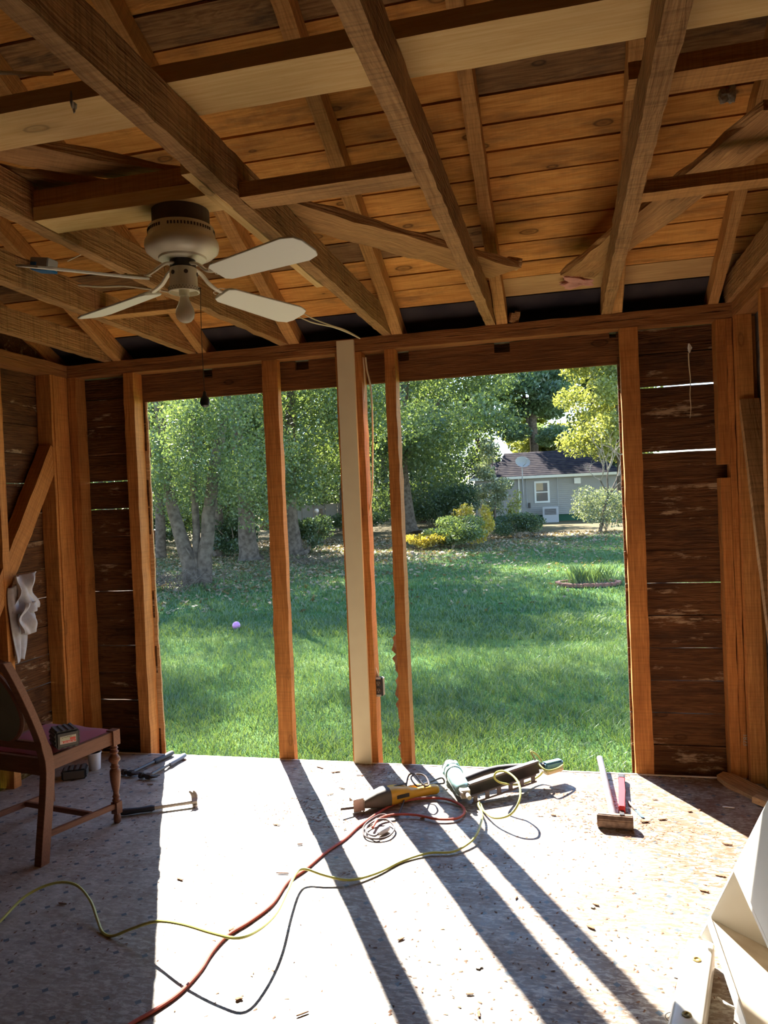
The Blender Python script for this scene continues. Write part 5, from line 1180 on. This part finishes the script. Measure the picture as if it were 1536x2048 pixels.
for i in range(260):
    x, y = r_.gauss(0, ra*.45), r_.gauss(0, ra*.3); L_ = r_.uniform(.12, .38); a = r_.uniform(0, 2*PI); s_ = .5*L_
    if (x/ra)**2+(y/(ra*.72))**2 > .8: continue
    b.quad([(x-.005, y, .04), (x+.005, y, .04), (x+.004+math.cos(a)*s_*.5, y+math.sin(a)*s_*.5, .04+L_*.7), (x+math.cos(a)*s_, y+math.sin(a)*s_, .04+L_)])
tag(b.build('tall_grass', M['blade'], t), None, None, None, 'stuff')

# ---------- the grey house
def make_house():
    Y0 = 45.; a, b = at(952, 1028, 1, Y0), at(1243, 1020, 1, Y0)
    x0, x1 = a.x, b.x; zg = ground(x0, Y0)-.1; zf, ze = .22, 2.40
    t = thing('house', 'small grey sided house with a dark roof beyond the lawn', 'house', (x0, Y0, zg))
    def bb(name, X0, X1, Ya, Yb, Z0, Z1, m_, par=None):
        return MB().box(((X0+X1)/2-x0, (Ya+Yb)/2-Y0, (Z0+Z1)/2-zg), (X1-X0, Yb-Ya, Z1-Z0)).build(name, m_, par or t)
    bb('wall', x0, x1, Y0+.03, Y0+6.8, zf, ze, M['siding_h']); bb('foundation', x0+.08, x1-.08, Y0+.1, Y0+6.7, zg, zf, M['found'])
    n = 19
    me0 = None
    for i in range(n):
        z0_ = zf+(ze-zf)*i/n; h_ = (ze-zf)/n
        o = MB().prism([(0, 0), (-.035, 0), (-.005, h_), (0, h_)], x1-x0, Matrix(((0, 0, 1, 0), (1, 0, 0, .03), (0, 1, 0, z0_-zg), (0, 0, 0, 1)))).build('siding_plank', M['siding_h'], t)
    # roof: gable left, hip right, dark shingles
    r0 = at(1008, 905, 1, Y0+3.4); r1 = at(1165, 900, 1, Y0+3.4); zr_ = (r0.z+r1.z)/2-zg; xe0, xe1 = x0+1.2-x0, x1+.3-x0; zz = ze+.05-zg
    V_ = [(xe0-.0, -.35, zz), (xe1, -.35, zz), (r1.x-x0, 3.4, zr_), (r0.x-x0, 3.4, zr_), (xe1, 7.1, zz), (xe0, 7.1, zz)]
    rf = MB(); vs = [rf.bm.verts.new(v) for v in V_]
    for f in ((0, 1, 2, 3), (1, 4, 2), (4, 5, 3, 2), (5, 0, 3), (0, 5, 4, 1)): rf.bm.faces.new([vs[i] for i in f])
    rfo = rf.build('roof', M['roof'], t)
    sd_ = MB(); 
    for i in range(1, 14):
        f_ = i/14; pa = Vector(V_[0]).lerp(Vector(V_[3]), f_); pb = Vector(V_[1]).lerp(Vector(V_[2]), f_); sd_.box((pa+pb)/2+Vector((0, -.01, .012)), ((pb-pa).length, .03, .012), (R(26), 0, 0))
    tag(sd_.build('shingle_courses', M['roof'], rfo), None, None, None, 'stuff')
    l0 = at(975, 925, 1, Y0+2.2); V2 = [(-.3, -.3, zz), (xe0+.3, -.3, zz), (xe0+.3, 2.4, l0.z-zg), (.7, 2.4, l0.z-zg), (-.3, 5, zz), (xe0+.3, 5, zz)]
    rf = MB(); vs = [rf.bm.verts.new(v) for v in V2]
    for f in ((0, 1, 2, 3), (0, 3, 4), (3, 2, 5, 4), (0, 4, 5, 1), (1, 5, 2)): rf.bm.faces.new([vs[i] for i in f])
    rf.build('lower_roof', M['roof'], t)
    bb('fascia', x0-.3, x1+.3, Y0-.36, Y0-.32, ze-.03, ze+.12, M['trimw']); bb('soffit', x0-.3, x1+.3, Y0-.34, Y0+.02, ze-.02, ze+.0, M['trimw'])
    a = at(1068, 963, 1, Y0); b = at(1100, 1005, 1, Y0)
    w = bb('window', a.x, b.x, Y0-.03, Y0+.0, b.z, a.z, M['trimw']); fw = .11
    zm = (a.z+b.z)/2
    for Z0, Z1 in ((b.z+fw, zm-.04), (zm+.03, a.z-fw)): bb('pane', a.x+fw, b.x-fw, Y0-.045, Y0-.03, Z0, Z1, M['pane'], t).parent = w
    bb('blind', a.x+fw, b.x-fw-.25, Y0-.052, Y0-.046, zm+.1, a.z-fw, M['curtain']).parent = w
    a = at(982, 965, 1, Y0); w2 = bb('window', a.x-.25, a.x+.35, Y0-.03, Y0, a.z-1.0, a.z, M['trimw']); bb('pane', a.x-.16, a.x+.26, Y0-.045, Y0-.03, a.z-.9, a.z-.1, M['pane']).parent = w2
    bb('vent', at(1148, 955, 1, Y0).x, at(1161, 955, 1, Y0).x, Y0-.12, Y0, 1.95, 2.28, M['trimw'])
    bb('meter_box', at(1057, 1010, 1, Y0).x, at(1061, 1010, 1, Y0).x, Y0-.12, Y0, .65, .95, M['darksteel'])
    for px in (1047, 1054, 1116): q = at(px, 1000, 1, Y0); MB().cyl((q.x-x0, -.06, .7-zg), (q.x-x0, -.06, 2.35-zg), .015, n=6).build('conduit', M['acgrey'], t)
    q = at(1039, 1000, 1, Y0); bb('corner_board', q.x-.04, q.x+.04, Y0-.04, Y0+.0, zf, ze, M['trimw'])
    return Y0
make_house()
q = at(1045, 955, 1, 44.62); t = thing('satellite_dish', 'grey satellite dish on a pole at the house eave', 'satellite dish', (q.x, 44.62, q.z-.4))
MB().cyl((0, 0, -.6), (0, .0, 1.15), .028, n=10).build('pole', M['acgrey'], t, smooth=True)
MB().lathe([(.01, -.07), (.2, -.055), (.34, -.02), (.42, .03), (.43, .035), (.40, .02), (.01, -.05)], 28, Matrix.Translation((.05, -.05, 1.30)) @ Euler((R(65), R(15), 0)).to_matrix().to_4x4() @ Matrix.Scale(.8, 4, (0, 1, 0))).build('dish', M['acgrey'], t, smooth=True)
MB().tube([(.05, -.1, 1.05), (.25, -.5, 1.2), (.3, -.6, 1.45)], .02, 6).build('feed_arm', M['acgrey'], t)
a, b = at(1085, 1018, 1, 43.7), at(1118, 1047, 1, 43.7); zb = ground(a.x, 43.7)
t = thing('air_conditioner', 'boxy grey air conditioner beside the house foundation', 'air conditioner', ((a.x+b.x)/2, 43.7, zb)); w, h = b.x-a.x, .90
MB().box((0, .3, h/2), (w, .8, h)).build('cabinet', M['acgrey'], t, bevel=.02)
MB().box((0, -.11, h*.70), (w*.72, .03, h*.36)).build('grille', M['darksteel'], t)
sl = MB()
for i in range(6): sl.box((0, -.13, h*(.56+.055*i)), (w*.72, .02, .012))
tag(sl.build('louvres', M['acgrey'], t), kind='stuff')
# block wall and post at the far left
a, b = at(560, 1062, 1, 43.), at(700, 1056, 1, 43.); zb = ground(a.x, 43.)
t = thing('garden_wall', 'low grey panel wall far behind the trees', 'wall', (a.x, 43, zb)); n = 6; me0 = None
for i in range(n):
    w = (b.x-a.x)/n
    if me0 is None: o = MB().box((0, 0, .8), (w-.04, .12, 1.6)).build('wall_panel', M['fence'], t); me0 = o.data
    else: o = link(bpy.data.objects.new('wall_panel', me0), t)
    o.location = (w*(i+.5), 0, .02*(i % 2))
g = onground(636, 1085); t = thing('lamp_post', 'short pale post with a round knob before the grey wall', 'post', g)
MB().cyl((0, 0, 0), (0, 0, 1.35), .035, n=10).build('pole', M['twig'], t); b = bmesh.new(); bmesh.ops.create_uvsphere(b, u_segments=14, v_segments=10, radius=.1, matrix=Matrix.Translation((0, 0, 1.42))); me = bpy.data.meshes.new('knob'); b.to_mesh(me); b.free(); me.materials.append(M['labelw']); link(bpy.data.objects.new('knob', me), t)
g = onground(646, 1088); t = thing('fence_post', 'dark wooden post right of the knobbed post', 'post', g); MB().box((0, 0, .75), (.16, .16, 1.5)).build('shaft', M['bark'], t); MB().box((0, 0, 1.52), (.18, .18, .04), taper=.4).build('cap', M['bark'], t)
